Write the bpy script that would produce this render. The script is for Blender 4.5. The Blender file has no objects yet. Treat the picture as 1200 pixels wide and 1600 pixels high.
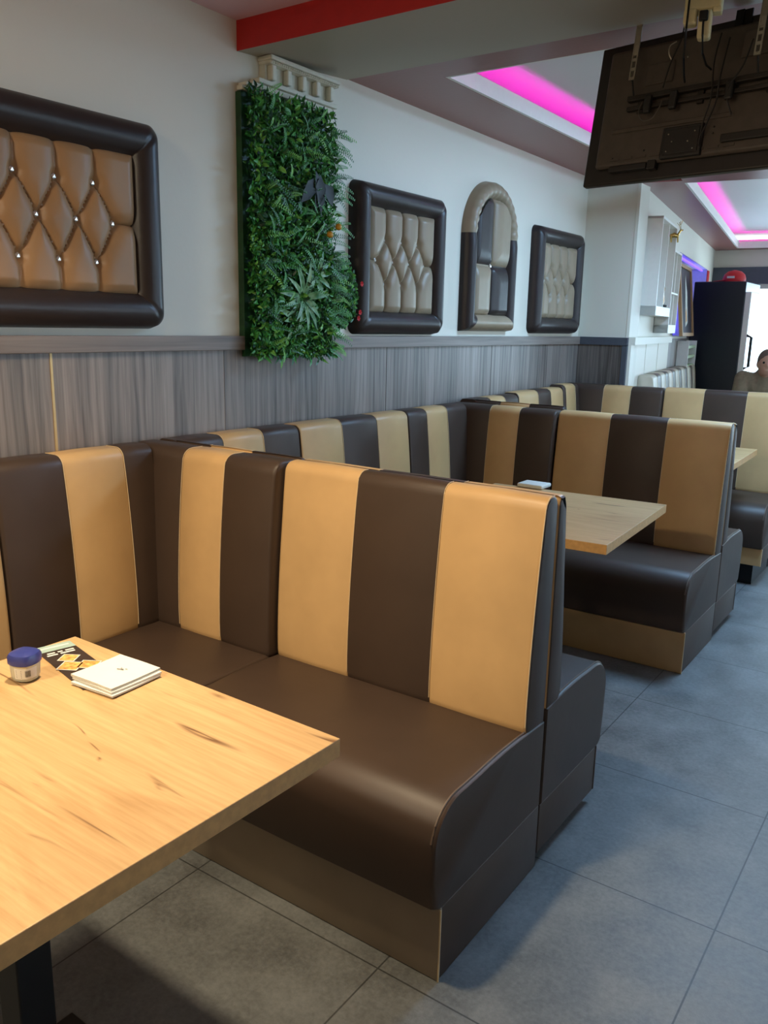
import bpy, bmesh, math, random
from mathutils import Vector, Matrix
from math import sin, cos, pi, radians, sqrt, exp

random.seed(7)
S = bpy.context.scene
COL = S.collection

# ------------------------------------------------------------------ camera
cd = bpy.data.cameras.new('camera')
cam = bpy.data.objects.new('camera', cd)
COL.objects.link(cam)
yaw, pitch, roll = -0.60944, -0.22158, 0.02088
fw = Vector((sin(yaw)*cos(pitch), cos(yaw)*cos(pitch), sin(pitch)))
r0 = Vector((cos(yaw), -sin(yaw), 0)); u0 = r0.cross(fw)
rr = r0*cos(roll) + u0*sin(roll); uu = -r0*sin(roll) + u0*cos(roll)
cam.matrix_world = Matrix(((rr.x, uu.x, -fw.x, 0), (rr.y, uu.y, -fw.y, 0), (rr.z, uu.z, -fw.z, 1.45), (0, 0, 0, 1)))
cd.sensor_fit = 'VERTICAL'; cd.sensor_height = 36; cd.sensor_width = 27
cd.lens = 1298.82/1600*36
cd.clip_start = 0.02; cd.clip_end = 100
S.camera = cam

# ------------------------------------------------------------------ view, world, lights
S.view_settings.view_transform = 'Standard'
S.view_settings.look = 'None'
S.view_settings.gamma = 1
S.view_settings.use_curve_mapping = False
S.view_settings.exposure = 0.13

W = bpy.data.worlds.new('world'); S.world = W; W.use_nodes = True
W.node_tree.nodes['Background'].inputs[0].default_value = (0.80, 0.90, 1.0, 1)
W.node_tree.nodes['Background'].inputs[1].default_value = 2.2

def area(name, loc, tgt, size, power, color, size_y=None, spread=None):
    l = bpy.data.lights.new(name, 'AREA'); l.energy = power; l.color = color
    l.size = size
    if size_y: l.shape = 'RECTANGLE'; l.size_y = size_y
    else: l.shape = 'DISK'
    if spread: l.spread = radians(spread)
    o = bpy.data.objects.new(name, l); COL.objects.link(o)
    o.location = loc
    o.rotation_euler = (Vector(tgt)-Vector(loc)).to_track_quat('-Z', 'Y').to_euler()
    return o
WARM = (1.0, 0.80, 0.52)
# warm ceiling downlight over the first booth, plus unseen fill added for the left wall
area('downlight_booth', (-1.27, 1.00, 2.46), (-1.27, 1.00, 0), 0.13, 17, (1.0, 0.81, 0.54), spread=112)
area('left_wall_warm_fill', (-1.50, -0.70, 2.46), (-1.60, -0.6, 0), 0.3, 58, (1.0, 0.84, 0.60))
# cool lamp in the ceiling tray over the middle booth
area('tray_ceiling_light', (-0.60, 4.45, 2.585), (-0.60, 4.45, 0), 0.8, 74, (0.38, 0.66, 1.0))
# cool fill at the added, unseen right-hand window; daylight from the far window
area('cool_fill_right', (3.12, 6.0, 1.40), (-2.0, 5.0, 0.8), 6.8, 42, (0.40, 0.66, 1.0), size_y=1.9)
area('daylight_far', (-0.4, 10.55, 1.40), (-0.8, 3.0, 1.0), 3.0, 75, (0.50, 0.78, 1.0), size_y=1.3)

# ------------------------------------------------------------------ materials
def nt(name):
    m = bpy.data.materials.new(name); m.use_nodes = True
    t = m.node_tree; b = t.nodes['Principled BSDF']
    return m, t, b
def lin(c):
    f = lambda v: v/12.92 if v <= 0.04045 else ((v+0.055)/1.055)**2.4
    return (f(c[0]/255), f(c[1]/255), f(c[2]/255), 1)
def N(t, typ, **kw):
    n = t.nodes.new(typ)
    for k, v in kw.items(): setattr(n, k, v)
    return n
def coords(t, scale=(1, 1, 1), loc=(0, 0, 0), rot=(0, 0, 0)):
    tc = N(t, 'ShaderNodeTexCoord'); mp = N(t, 'ShaderNodeMapping')
    mp.inputs['Scale'].default_value = scale; mp.inputs['Location'].default_value = loc
    mp.inputs['Rotation'].default_value = rot
    t.links.new(tc.outputs['Object'], mp.inputs['Vector'])
    return mp.outputs[0]
def noise(t, vec, scale, detail=3, rough=0.55, dist=0.0):
    n = N(t, 'ShaderNodeTexNoise'); n.inputs['Scale'].default_value = scale
    n.inputs['Detail'].default_value = detail; n.inputs['Roughness'].default_value = rough
    n.inputs['Distortion'].default_value = dist
    t.links.new(vec, n.inputs['Vector']); return n.outputs['Fac']
def ramp(t, fac, stops):
    r = N(t, 'ShaderNodeValToRGB'); e = r.color_ramp.elements
    while len(e) < len(stops): e.new(0.5)
    for i, (p, c) in enumerate(stops): e[i].position = p; e[i].color = c
    t.links.new(fac, r.inputs[0]); return r.outputs[0]
def mix(t, fac, a, b, mode='MIX'):
    m = N(t, 'ShaderNodeMix', data_type='RGBA', blend_type=mode)
    for s, v in ((0, fac), (6, a), (7, b)):
        if hasattr(v, 'links'): t.links.new(v, m.inputs[s])
        else: m.inputs[s].default_value = v
    return m.outputs[2]
def bump(t, b, h, strength, dist=0.002, prev=None):
    n = N(t, 'ShaderNodeBump'); n.inputs['Strength'].default_value = strength
    n.inputs['Distance'].default_value = dist
    t.links.new(h, n.inputs['Height'])
    if prev is not None: t.links.new(prev, n.inputs['Normal'])
    t.links.new(n.outputs[0], b.inputs['Normal']); return n.outputs[0]

def plain(name, c, rough=0.5, metal=0.0, var=0.06, emit=0, bmp=0.0, scale=30):
    m, t, b = nt(name); v = coords(t)
    f = noise(t, v, scale, 3)
    c = lin(c)
    lo = tuple(x*(1-var) for x in c[:3])+(1,); hi = tuple(min(1, x*(1+var)) for x in c[:3])+(1,)
    t.links.new(ramp(t, f, [(0.3, lo), (0.7, hi)]), b.inputs['Base Color'])
    b.inputs['Roughness'].default_value = rough; b.inputs['Metallic'].default_value = metal
    if bmp: bump(t, b, f, bmp)
    if emit:
        b.inputs['Emission Color'].default_value = c; b.inputs['Emission Strength'].default_value = emit
    return m
def leather(name, c, rough=0.42, grain=0.12, wr=0.15):
    m, t, b = nt(name); v = coords(t)
    c = lin(c)
    f = noise(t, v, 6, 3); g = noise(t, v, 900, 2)
    t.links.new(ramp(t, f, [(0.3, tuple(x*0.93 for x in c[:3])+(1,)), (0.7, tuple(min(1, x*1.07) for x in c[:3])+(1,))]), b.inputs['Base Color'])
    b.inputs['Roughness'].default_value = rough
    b.inputs['Specular IOR Level'].default_value = 0.34
    p = bump(t, b, g, grain, 0.0006)
    bump(t, b, noise(t, v, 9, 2), wr, 0.006, p)
    return m

M = {}
M['brown'] = leather('dark_brown_leather', (66, 52, 43), 0.46)
M['tan'] = leather('tan_leather', (194, 158, 110))
M['cream'] = leather('cream_leather', (192, 180, 158))
M['panel_brown'] = leather('glossy_dark_leather', (50, 42, 40), 0.36, 0.1, 0.3)
M['panel_tan'] = leather('glossy_tan_leather', (160, 124, 88), 0.42, 0.1, 0.3)
M['panel_beige'] = leather('glossy_beige_leather', (150, 132, 108), 0.38, 0.1, 0.3)
M['taupe'] = leather('shaded_tan_leather', (134, 120, 102))  # tan leather with the table's shade put into its colour
M['thread'] = plain('pale_thread', (205, 180, 140), 0.7)
M['dark_thread'] = plain('brown_thread', (96, 80, 68), 0.6)
M['black'] = plain('black_metal', (22, 21, 21), 0.45, 0.3)
M['tv'] = plain('black_plastic', (36, 32, 30), 0.42, 0, 0.1)
M['tv2'] = plain('black_plastic_matt', (78, 68, 60), 0.5, 0, 0.12)
M['steel'] = plain('galvanised_steel', (190, 180, 165), 0.35, 0.7)
M['ivory'] = plain('ivory_plastic', (222, 205, 160), 0.4)
M['crystal'] = plain('crystal_button', (235, 232, 225), 0.08, 0.6)
M['plaster'] = plain('white_plaster', (215, 210, 192), 0.6, 0, 0.05, bmp=0.1)
M['white'] = plain('white_lacquer', (228, 224, 214), 0.4, 0, 0.02)
M['red'] = plain('red_paint', (178, 26, 22), 0.5, 0, 0.05)
M['redc'] = plain('red_cloth', (190, 20, 24), 0.6)
M['gold'] = plain('gold_metal', (196, 160, 90), 0.25, 0.9)
M['fridge'] = plain('dark_grey_steel', (36, 38, 44), 0.3, 0.2)
M['paper'] = plain('white_paper', (206, 204, 194), 0.8, 0, 0.02)
M['ink'] = plain('black_ink', (40, 38, 38), 0.8)
M['menu'] = plain('dark_brown_print', (52, 40, 34), 0.4)
M['menu_teal'] = plain('pale_teal_print', (150, 170, 160), 0.5)
M['food'] = plain('food_photo_print', (214, 150, 80), 0.5, 0, 0.5, scale=110)
M['blue'] = plain('blue_plastic_cap', (48, 56, 120), 0.3, 0, 0.03)
M['header'] = plain('dark_header_paint', (70, 74, 82), 0.5)
M['skin'] = plain('skin', (196, 150, 125), 0.5)
M['jacket'] = plain('beige_jacket', (132, 116, 92), 0.85, 0, 0.15, bmp=0.3)
M['hair'] = plain('grey_brown_hair', (104, 88, 76), 0.8)
M['greenwood'] = plain('pale_green_paint', (190, 205, 165), 0.5)
M['violet'] = plain('lilac_paint', (190, 180, 225), 0.6)

def mat_glassy(name, col, rough=0.1, alpha=0.35, trans=0.9):
    m, t, b = nt(name)
    b.inputs['Base Color'].default_value = lin(col); b.inputs['Roughness'].default_value = rough
    b.inputs['Transmission Weight'].default_value = trans; b.inputs['IOR'].default_value = 1.3
    return m
M['jelly'] = mat_glassy('milky_clear_plastic', (225, 225, 205), 0.25, trans=0.5)
M['glass'] = mat_glassy('clear_glass', (235, 245, 245), 0.02, trans=1.0); M['glass'].node_tree.nodes['Principled BSDF'].inputs['IOR'].default_value = 1.02

# wall paint with faint plaster texture
def wallpaint(name, c, rough=0.55):
    m, t, b = nt(name); v = coords(t); c = lin(c)
    f = noise(t, v, 1.6, 4)
    t.links.new(ramp(t, f, [(0.3, tuple(x*0.97 for x in c[:3])+(1,)), (0.7, c)]), b.inputs['Base Color'])
    b.inputs['Roughness'].default_value = rough
    bump(t, b, noise(t, v, 55, 4), 0.10, 0.004)
    return m
M['wall'] = wallpaint('cream_wall_paint', (222, 215, 198))
M['ceil'] = wallpaint('white_ceiling_paint', (226, 222, 220), 0.5)
M['beam'] = wallpaint('grey_beige_paint', (170, 160, 140))
M['maroon'] = wallpaint('maroon_paint', (142, 84, 78), 0.35)
M['pink'] = wallpaint('pale_pink_paint', (226, 190, 196), 0.5)

# wainscot laminate
def laminate(name, dark=1.0):
    m, t, b = nt(name)
    v1 = coords(t, (9, 9, 0.55)); v2 = coords(t, (70, 70, 1.6)); v3 = coords(t, (2.1, 2.1, 0.55)); v4 = coords(t, (26, 26, 0.9))
    f1 = noise(t, v1, 1.0, 3, 0.6, 0.5); f2 = noise(t, v2, 1.0, 3, 0.65); f4 = noise(t, v4, 1.0, 4, 0.7, 0.8)
    w = N(t, 'ShaderNodeTexWave', wave_type='BANDS', bands_direction='Y', wave_profile='SIN')
    w.inputs['Scale'].default_value = 4.5; w.inputs['Distortion'].default_value = 8; w.inputs['Detail'].default_value = 3
    w.inputs['Detail Scale'].default_value = 0.7
    t.links.new(v3, w.inputs['Vector'])
    k = dark
    c = ramp(t, f1, [(0.37, lin((58*k, 55*k, 50*k))), (0.5, lin((106*k, 94*k, 86*k))), (0.64, lin((144*k, 130*k, 120*k)))])
    c = mix(t, 0.35, c, ramp(t, f4, [(0.36, lin((62*k, 54*k, 50*k))), (0.62, lin((172*k, 160*k, 150*k)))]))
    c = mix(t, 0.22, c, ramp(t, f2, [(0.38, lin((52, 45, 42))), (0.62, lin((176, 164, 154)))]))
    c = mix(t, 0.20, c, ramp(t, w.outputs['Fac'], [(0.0, lin((70*k, 62*k, 58*k))), (0.35, lin((138*k, 126*k, 118*k))), (1.0, lin((150*k, 138*k, 130*k)))]))
    t.links.new(c, b.inputs['Base Color']); b.inputs['Roughness'].default_value = 0.42
    bump(t, b, f2, 0.15, 0.001)
    return m
M['lam'] = laminate('grey_brown_laminate'); M['lamd'] = laminate('dark_grey_laminate', 0.62)
def rail_mat():
    m, t, b = nt('rail_laminate'); v = coords(t, (30, 1.2, 40))
    f = noise(t, v, 1.0, 4, 0.6, 0.3)
    t.links.new(ramp(t, f, [(0.3, lin((100, 88, 80))), (0.7, lin((140, 126, 116)))]), b.inputs['Base Color'])
    b.inputs['Roughness'].default_value = 0.45
    return m
M['rail'] = rail_mat()

# oak table top
def oak():
    m, t, b = nt('oak_laminate')
    v1 = coords(t, (1.6, 9, 9)); v2 = coords(t, (5, 150, 150)); v3 = coords(t, (1.1, 5.5, 5.5), (0.3, 0.2, 0)); v4 = coords(t, (2.2, 30, 30))
    f1 = noise(t, v1, 1.0, 5, 0.6, 1.2); f2 = noise(t, v2, 1.0, 3, 0.6); f3 = noise(t, v3, 1.0, 2, 0.5, 0.9); f4 = noise(t, v4, 1.0, 3, 0.5, 0.6)
    c = ramp(t, f1, [(0.25, lin((166, 128, 82))), (0.5, lin((188, 152, 104))), (0.75, lin((202, 168, 120)))])
    c = mix(t, 0.14, c, ramp(t, f2, [(0.35, lin((132, 96, 58))), (0.65, lin((216, 184, 138)))]))
    cr = ramp(t, f3, [(0.486, (0, 0, 0, 1)), (0.5, (1, 1, 1, 1)), (0.514, (0, 0, 0, 1))])
    cg = ramp(t, f4, [(0.52, (0, 0, 0, 1)), (0.62, (1, 1, 1, 1))])
    cc = mix(t, 1.0, cr, cg, 'MULTIPLY')
    rb = N(t, 'ShaderNodeRGBToBW'); t.links.new(cc, rb.inputs[0])
    mu = N(t, 'ShaderNodeMath', operation='MULTIPLY'); mu.inputs[1].default_value = 0.95
    t.links.new(rb.outputs[0], mu.inputs[0])
    c = mix(t, mu.outputs[0], c, lin((96, 62, 34)))
    t.links.new(c, b.inputs['Base Color']); b.inputs['Roughness'].default_value = 0.45
    bump(t, b, f2, 0.12, 0.0008)
    return m
M['oak'] = oak()
M['oak_edge'] = plain('oak_edge_band', (196, 150, 92), 0.5, 0, 0.12, scale=60)

def tiles():
    m, t, b = nt('slate_floor_tile')
    v = coords(t, loc=(0.333, 0.45, 0))
    br = N(t, 'ShaderNodeTexBrick'); br.offset = 0.0; br.squash = 1.0
    br.inputs['Scale'].default_value = 1.0; br.inputs['Mortar Size'].default_value = 0.0022
    br.inputs['Mortar Smooth'].default_value = 0.1
    br.inputs['Brick Width'].default_value = 0.6; br.inputs['Row Height'].default_value = 0.6
    br.inputs['Color1'].default_value = (0.92, 0.92, 0.92, 1); br.inputs['Color2'].default_value = (1, 1, 1, 1)
    br.inputs['Mortar'].default_value = (0.30, 0.30, 0.30, 1)
    t.links.new(v, br.inputs['Vector'])
    f1 = noise(t, v, 4.5, 6, 0.65); f2 = noise(t, v, 70, 4, 0.7)
    c = ramp(t, f1, [(0.32, lin((70, 72, 72))), (0.68, lin((116, 119, 119)))])
    c = mix(t, 0.3, c, ramp(t, f2, [(0.3, lin((56, 57, 57))), (0.7, lin((128, 130, 130)))]))
    c = mix(t, 1.0, c, br.outputs['Color'], 'MULTIPLY')
    t.links.new(c, b.inputs['Base Color'])
    rg = N(t, 'ShaderNodeMapRange'); rg.inputs['To Min'].default_value = 0.38; rg.inputs['To Max'].default_value = 0.6
    t.links.new(f1, rg.inputs['Value']); t.links.new(rg.outputs[0], b.inputs['Roughness'])
    bump(t, b, f2, 0.25, 0.0015)
    return m
M['tile'] = tiles()
def leaf(name, c, c2):
    m, t, b = nt(name); v = coords(t)
    t.links.new(ramp(t, noise(t, v, 26, 2), [(0.35, lin(c)), (0.65, lin(c2))]), b.inputs['Base Color'])
    b.inputs['Roughness'].default_value = 0.42
    return m
LEAF = [leaf('leaf_dark', (30, 84, 34), (44, 108, 44)), leaf('leaf_mid', (52, 124, 50), (70, 148, 58)),
        leaf('leaf_light', (96, 160, 62), (124, 184, 80)), leaf('leaf_deep', (18, 52, 28), (28, 74, 36))]
M['bigleaf'] = leaf('long_leaf', (56, 116, 56), (140, 176, 128))
M['magenta'] = None
def emitter(name, c, s):
    m, t, b = nt(name); b.inputs['Base Color'].default_value = lin(c)
    b.inputs['Emission Color'].default_value = lin(c); b.inputs['Emission Strength'].default_value = s
    return m
M['led'] = emitter('magenta_led_strip', (255, 24, 235), 15)
M['ledv'] = emitter('violet_led_strip', (90, 60, 255), 3.5)
M['doorglow'] = emitter('cooler_door_glow', (225, 242, 255), 2.2)  # glow stands in for the bright reflection on the cooler door

# ------------------------------------------------------------------ mesh helpers
def obj(name, bm, mats, parent=None, smooth=True, origin=(0, 0, 0), kind=None, label=None):
    """bm in coordinates of `origin`-relative frame"""
    bmesh.ops.recalc_face_normals(bm, faces=bm.faces)
    me = bpy.data.meshes.new(name); bm.to_mesh(me); bm.free()
    if not isinstance(mats, (list, tuple)): mats = [mats]
    for m in mats: me.materials.append(m)
    if smooth:
        for p in me.polygons: p.use_smooth = True
    o = bpy.data.objects.new(name, me); COL.objects.link(o)
    o.location = origin
    if parent: o.parent = parent
    if smooth:
        try: me.set_sharp_from_angle(angle=radians(38))
        except Exception: pass
    if kind: o['kind'] = kind
    if label: o['label'] = label
    return o
def thing(name, label, cat, loc=(0, 0, 0), rz=0, group=None):
    o = bpy.data.objects.new(name, None); COL.objects.link(o)
    o.empty_display_size = 0.1
    o.location = loc; o.rotation_euler = (0, 0, rz)
    o['label'] = label; o['category'] = cat
    if group: o['group'] = group
    return o
def tag(o, label, cat, group=None):
    o['label'] = label; o['category'] = cat
    if group: o['group'] = group
    return o
def box(bm, lo, hi, mi=0, bev=0.0, rot=None, about=None):
    x0, y0, z0 = lo; x1, y1, z1 = hi
    vs = [bm.verts.new(p) for p in ((x0, y0, z0), (x1, y0, z0), (x1, y1, z0), (x0, y1, z0), (x0, y0, z1), (x1, y0, z1), (x1, y1, z1), (x0, y1, z1))]
    fs = [bm.faces.new([vs[i] for i in q]) for q in ((3, 2, 1, 0), (4, 5, 6, 7), (0, 1, 5, 4), (1, 2, 6, 5), (2, 3, 7, 6), (3, 0, 4, 7))]
    for f in fs: f.material_index = mi
    if bev:
        es = list({e for f in fs for e in f.edges})
        r = bmesh.ops.bevel(bm, geom=es, offset=bev, segments=3, profile=0.5, affect='EDGES')
        for f in r['faces']: f.material_index = mi
        vs = list({v for f in r['faces'] for v in f.verts} | {v for v in vs if v.is_valid})
    if rot is not None:
        bmesh.ops.rotate(bm, verts=vs, cent=about or (0, 0, 0), matrix=rot)
    return vs
def tube(bm, pts, r, n=8, mi=0, closed=False):
    pts = [Vector(p) for p in pts]; rings = []
    m = len(pts)
    for i, p in enumerate(pts):
        a = pts[(i-1) % m] if (closed or i > 0) else p
        b = pts[(i+1) % m] if (closed or i < m-1) else p
        d = (b-a).normalized()
        up = Vector((0, 0, 1)) if abs(d.z) < 0.9 else Vector((1, 0, 0))
        s = d.cross(up).normalized(); u = s.cross(d)
        rad = r[i] if isinstance(r, (list, tuple)) else r
        rings.append([bm.verts.new(p + (s*cos(2*pi*k/n)+u*sin(2*pi*k/n))*rad) for k in range(n)])
    for i in range(m if closed else m-1):
        A = rings[i]; B = rings[(i+1) % m]
        for k in range(n):
            f = bm.faces.new((A[k], A[(k+1) % n], B[(k+1) % n], B[k])); f.material_index = mi
    if not closed:
        for R_ in (rings[0], rings[-1]):
            f = bm.faces.new(R_); f.material_index = mi
def lathe(bm, prof, c=(0, 0), n=24, mi=0, sq=0.0):
    rings = []
    for r, z in prof:
        ring = []
        for k in range(n):
            a = 2*pi*k/n; q = 1+sq*(1/max(abs(cos(a)), abs(sin(a)))-1)
            ring.append(bm.verts.new((c[0]+r*q*cos(a), c[1]+r*q*sin(a), z)))
        rings.append(ring)
    for A, B in zip(rings, rings[1:]):
        for k in range(n):
            f = bm.faces.new((A[k], A[(k+1) % n], B[(k+1) % n], B[k])); f.material_index = mi
    for R_ in (rings[0], rings[-1]):
        f = bm.faces.new(R_); f.material_index = mi
def extrude_profile(bm, prof, cols, place, cap=(0, 0)):
    """prof: closed list of (t,z); cols: list of (u, inset, material index of the strip that follows)
       place(u,t,z)->xyz.  inset shrinks the profile about its own centre"""
    ct = sum(p[0] for p in prof)/len(prof); cz = sum(p[1] for p in prof)/len(prof)
    rings = []
    for u, ins, mi in cols:
        ring = []
        for t, z in prof:
            d = Vector((t-ct, z-cz)); L = d.length
            ax = min(abs(ins), L)
            # move inwards by ins in each axis direction
            nt_ = t - (ins if d.x > 0 else -ins)*min(1, abs(d.x)/0.02); nz = z - (ins if d.y > 0 else -ins)*min(1, abs(d.y)/0.1)
            ring.append(bm.verts.new(place(u, nt_, nz)))
        rings.append(ring)
    n = len(prof)
    for i in range(len(rings)-1):
        for k in range(n):
            f = bm.faces.new((rings[i][k], rings[i][(k+1) % n], rings[i+1][(k+1) % n], rings[i+1][k]))
            f.material_index = cols[i][2]
    f = bm.faces.new(rings[0]); f.material_index = cap[0]
    f = bm.faces.new(rings[-1]); f.material_index = cap[1]

# ------------------------------------------------------------------ room shell
def struct(name, bm, mats, smooth=False):
    o = obj(name, bm, mats, smooth=smooth); o['kind'] = 'structure'; return o
WX = -2.33
def sbox(name, lo, hi, mat, bev=0):
    bm = bmesh.new(); box(bm, lo, hi, 0, bev); return struct(name, bm, mat)
sbox('floor', (-3.6, -2.6, -0.1), (3.4, 11.0, 0.0), M['tile'])
sbox('wall_left', (WX-0.2, -2.6, 0), (WX, 5.9, 2.75), M['wall'])
sbox('wall_back', (-3.6, -2.8, 0), (3.4, -2.6, 2.75), M['wall'])
# pillar face at the end of the booths
sbox('wall_pillar', (WX, 5.68, 0), (-1.965, 5.86, 2.5), M['wall'])
# right wall: solid above and below a long window added for cool light
bm = bmesh.new()
box(bm, (3.2, -2.6, 0), (3.4, 2.5, 2.75)); box(bm, (3.2, 9.6, 0), (3.4, 11.0, 2.75))
box(bm, (3.2, 2.5, 0), (3.4, 9.6, 0.35)); box(bm, (3.2, 2.5, 2.35), (3.4, 9.6, 2.75))
struct('wall_right', bm, M['wall'])
bm = bmesh.new()
for y in (2.5, 3.9, 5.3, 6.7, 8.1, 9.55): box(bm, (3.24, y, 0.35), (3.32, y+0.05, 2.35))
box(bm, (3.24, 2.5, 0.35), (3.32, 9.6, 0.41)); box(bm, (3.24, 2.5, 2.29), (3.32, 9.6, 2.35))
o = struct('added_window_1', bm, M['white'])
bm = bmesh.new(); box(bm, (3.27, 2.5, 0.38), (3.28, 9.6, 2.32)); obj('pane', bm, M['glass'], o, smooth=False)

# angled wall beyond the pillar: frame p0, along dr, inward normal nn
P0 = Vector((-1.965, 5.68, 0)); DR = Vector((-0.153, 0.988, 0)).normalized(); NN = Vector((0.988, 0.153, 0)).normalized()
A2 = math.atan2(NN.y, NN.x)                 # local x = NN (out of the wall), local y = DR
def wframe(bm):
    bmesh.ops.transform(bm, matrix=Matrix.Translation(P0) @ Matrix.Rotation(A2, 4, 'Z'), verts=bm.verts); return bm
bm = bmesh.new()
box(bm, (-0.35, 0.06, 0), (0, 2.1, 2.5)); box(bm, (-0.02, 0.0, 0), (0, 0.06, 2.45)); box(bm, (-0.35, 2.1, 2.13), (0, 4.4, 2.5)); box(bm, (-0.35, 2.1, 0), (0, 4.4, 1.40))
box(bm, (-0.35, 4.4, 0), (0, 5.3, 2.5)); box(bm, (-0.39, 2.0, 1.3), (-0.35, 4.5, 2.3))
struct('wall_angled', wframe(bm), M['wall'])
bm = bmesh.new()
box(bm, (-0.35, 2.1, 1.40), (-0.34, 4.4, 2.13)); box(bm, (-0.34, 4.39, 1.40), (0.0, 4.40, 2.13)); box(bm, (-0.34, 2.1, 1.40), (0, 4.4, 1.405))
struct('trim_niche', wframe(bm), M['violet'])
o = obj('niche_light_strip', (lambda b: (box(b, (-0.06, 2.15, 2.105), (-0.04, 4.35, 2.122)), box(b, (-0.33, 4.36, 1.42), (-0.31, 4.38, 2.12)), wframe(b))[-1])(bmesh.new()), M['ledv'], smooth=False)
tag(o, 'violet light strip lining the recess in the far wall', 'light strip')
# white panelling low on the angled wall
bm = bmesh.new()
box(bm, (0, 0.0, 0), (0.02, 1.77, 1.35)); box(bm, (0, 0, 1.35), (0.045, 1.77, 1.40)); 
for s in (0.6, 1.18): box(bm, (0.02, s, 0.1), (0.023, s+0.006, 1.35))
struct('trim_1', wframe(bm), M['wall'])
bm = bmesh.new(); box(bm, (0, 1.77, 0), (0.015, 5.2, 1.38)); struct('trim_2', wframe(bm), M['lam'])

# end wall with its window
EY = 10.7
bm = bmesh.new()
box(bm, (-3.6, EY, 0), (-2.33, EY+0.2, 2.5)); box(bm, (-2.33, EY, 2.02), (3.4, EY+0.2, 2.5)); box(bm, (1.3, EY, 0), (3.4, EY+0.2, 2.02)); box(bm, (-2.33, EY, 0), (1.3, EY+0.2, 0.3))
struct('wall_end', bm, M['wall'])
sbox('trim_3', (-3.0, EY-0.05, 2.0), (3.2, EY, 2.19), M['header'])
bm = bmesh.new()
for x in (-2.33, -1.1, 0.1, 1.25): box(bm, (x, EY+0.05, 0.3), (x+0.05, EY+0.1, 2.0))
box(bm, (-2.33, EY+0.05, 0.3), (1.3, EY+0.1, 0.36)); box(bm, (-2.33, EY+0.05, 1.95), (1.3, EY+0.1, 2.02))
o = struct('window_2', bm, M['white'])
bm = bmesh.new(); box(bm, (-2.3, EY+0.07, 0.33), (1.28, EY+0.08, 1.97)); obj('pane', bm, M['glass'], o, smooth=False)

# ceilings
sbox('ceiling', (-2.6, -2.7, 2.495), (3.3, 2.36, 2.6), M['pink'])
bm = bmesh.new()
vs = [[bm.verts.new((x, y, z)) for y, z in ((2.356, 2.395), (3.0, 2.447), (3.0, 2.75), (2.356, 2.75))] for x in (WX, 3.2)]
for k in range(4): bm.faces.new((vs[0][k], vs[0][(k+1) % 4], vs[1][(k+1) % 4], vs[1][k]))
bm.faces.new(vs[0]); bm.faces.new(vs[1])
o = struct('ceiling_beam', bm, [M['beam'], M['red']])
for p in o.data.polygons:
    if p.normal.y < -0.5: p.material_index = 1
# first tray: maroon soffit ring, lip, upper ceiling
TL, TF, TB, TR = -1.95, 3.205, 5.45, 2.6
bm = bmesh.new()
q = 0.016
box(bm, (WX, 3.0, 2.45), (TL-q, 5.68, 2.475)); box(bm, (TL-q, 3.0, 2.45), (3.2, TF-q, 2.475)); box(bm, (TL-q, TB+q, 2.45), (3.2, 5.68, 2.475)); box(bm, (TR+q, TF-q, 2.45), (3.2, TB+q, 2.475))
struct('ceiling_soffit', bm, M['maroon'])
def tray_lip(name, x0, x1, y0, y1, z, h=0.068):
    bm = bmesh.new(); w = 0.016
    box(bm, (x0-w, y0-w, z+0.001), (x0, y1+w, z+h)); box(bm, (x1, y0-w, z+0.001), (x1+w, y1+w, z+h))
    box(bm, (x0, y0-w, z+0.001), (x1, y0, z+h)); box(bm, (x0, y1, z+0.001), (x1, y1+w, z+h))
    return struct(name, bm, M['white'])
tray_lip('trim_4', TL, TR, TF, TB, 2.45)
sbox('ceiling_upper', (-2.33, 3.0, 2.60), (3.2, 5.68, 2.72), M['ceil'])
def led(x0, x1, y0, y1, z, frame=False):
    bm = bmesh.new(); w = 0.012; d = 0.05
    box(bm, (x0-d-w, y0-d, z), (x0-d, y1+d, z+0.008)); box(bm, (x1+d, y0-d, z), (x1+d+w, y1+d, z+0.008))
    box(bm, (x0-d, y0-d-w, z), (x1+d, y0-d, z+0.008)); box(bm, (x0-d, y1+d, z), (x1+d, y1+d+w, z+0.008))
    if frame: wframe(bm)
    return obj('cove_light_strip', bm, M['led'], smooth=False)
tag(led(TL, TR, TF, TB, 2.478), 'magenta light strip in the ceiling tray above the booths', 'light strip')
# far tray, aligned with the angled wall (local frame): wall at x=0
Z2 = 2.388
bm = bmesh.new()
box(bm, (-0.3, 0.06, Z2), (0.254, 5.3, Z2+0.02)); box(bm, (0.0, 0.0, Z2), (0.254, 0.06, Z2+0.02)); box(bm, (0.254, -0.75, Z2), (5.4, 0.084, Z2+0.02)); box(bm, (0.254, 4.836, Z2), (5.4, 5.3, Z2+0.02)); box(bm, (4.016, 0.084, Z2), (5.4, 4.836, Z2+0.02))
struct('ceiling_far_soffit', wframe(bm), M['maroon'])
bm = bmesh.new(); w = 0.016; x0, x1, y0, y1 = 0.27, 4.0, 0.1, 4.82
box(bm, (x0-w, y0-w, Z2+.001), (x0, y1+w, Z2+.075)); box(bm, (x1, y0-w, Z2+.001), (x1+w, y1+w, Z2+.075)); box(bm, (x0, y0-w, Z2+.001), (x1, y0, Z2+.075)); box(bm, (x0, y1, Z2+.001), (x1, y1+w, Z2+.075))
struct('trim_5', wframe(bm), M['white'])
bm = bmesh.new(); box(bm, (-0.4, 0.0, 2.57), (5.4, 5.3, 2.65)); struct('ceiling_far_upper', wframe(bm), M['ceil'])
tag(led(x0, x1, y0, y1, Z2+0.024, True), 'magenta light strip in the far ceiling tray by the end wall', 'light strip')

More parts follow.
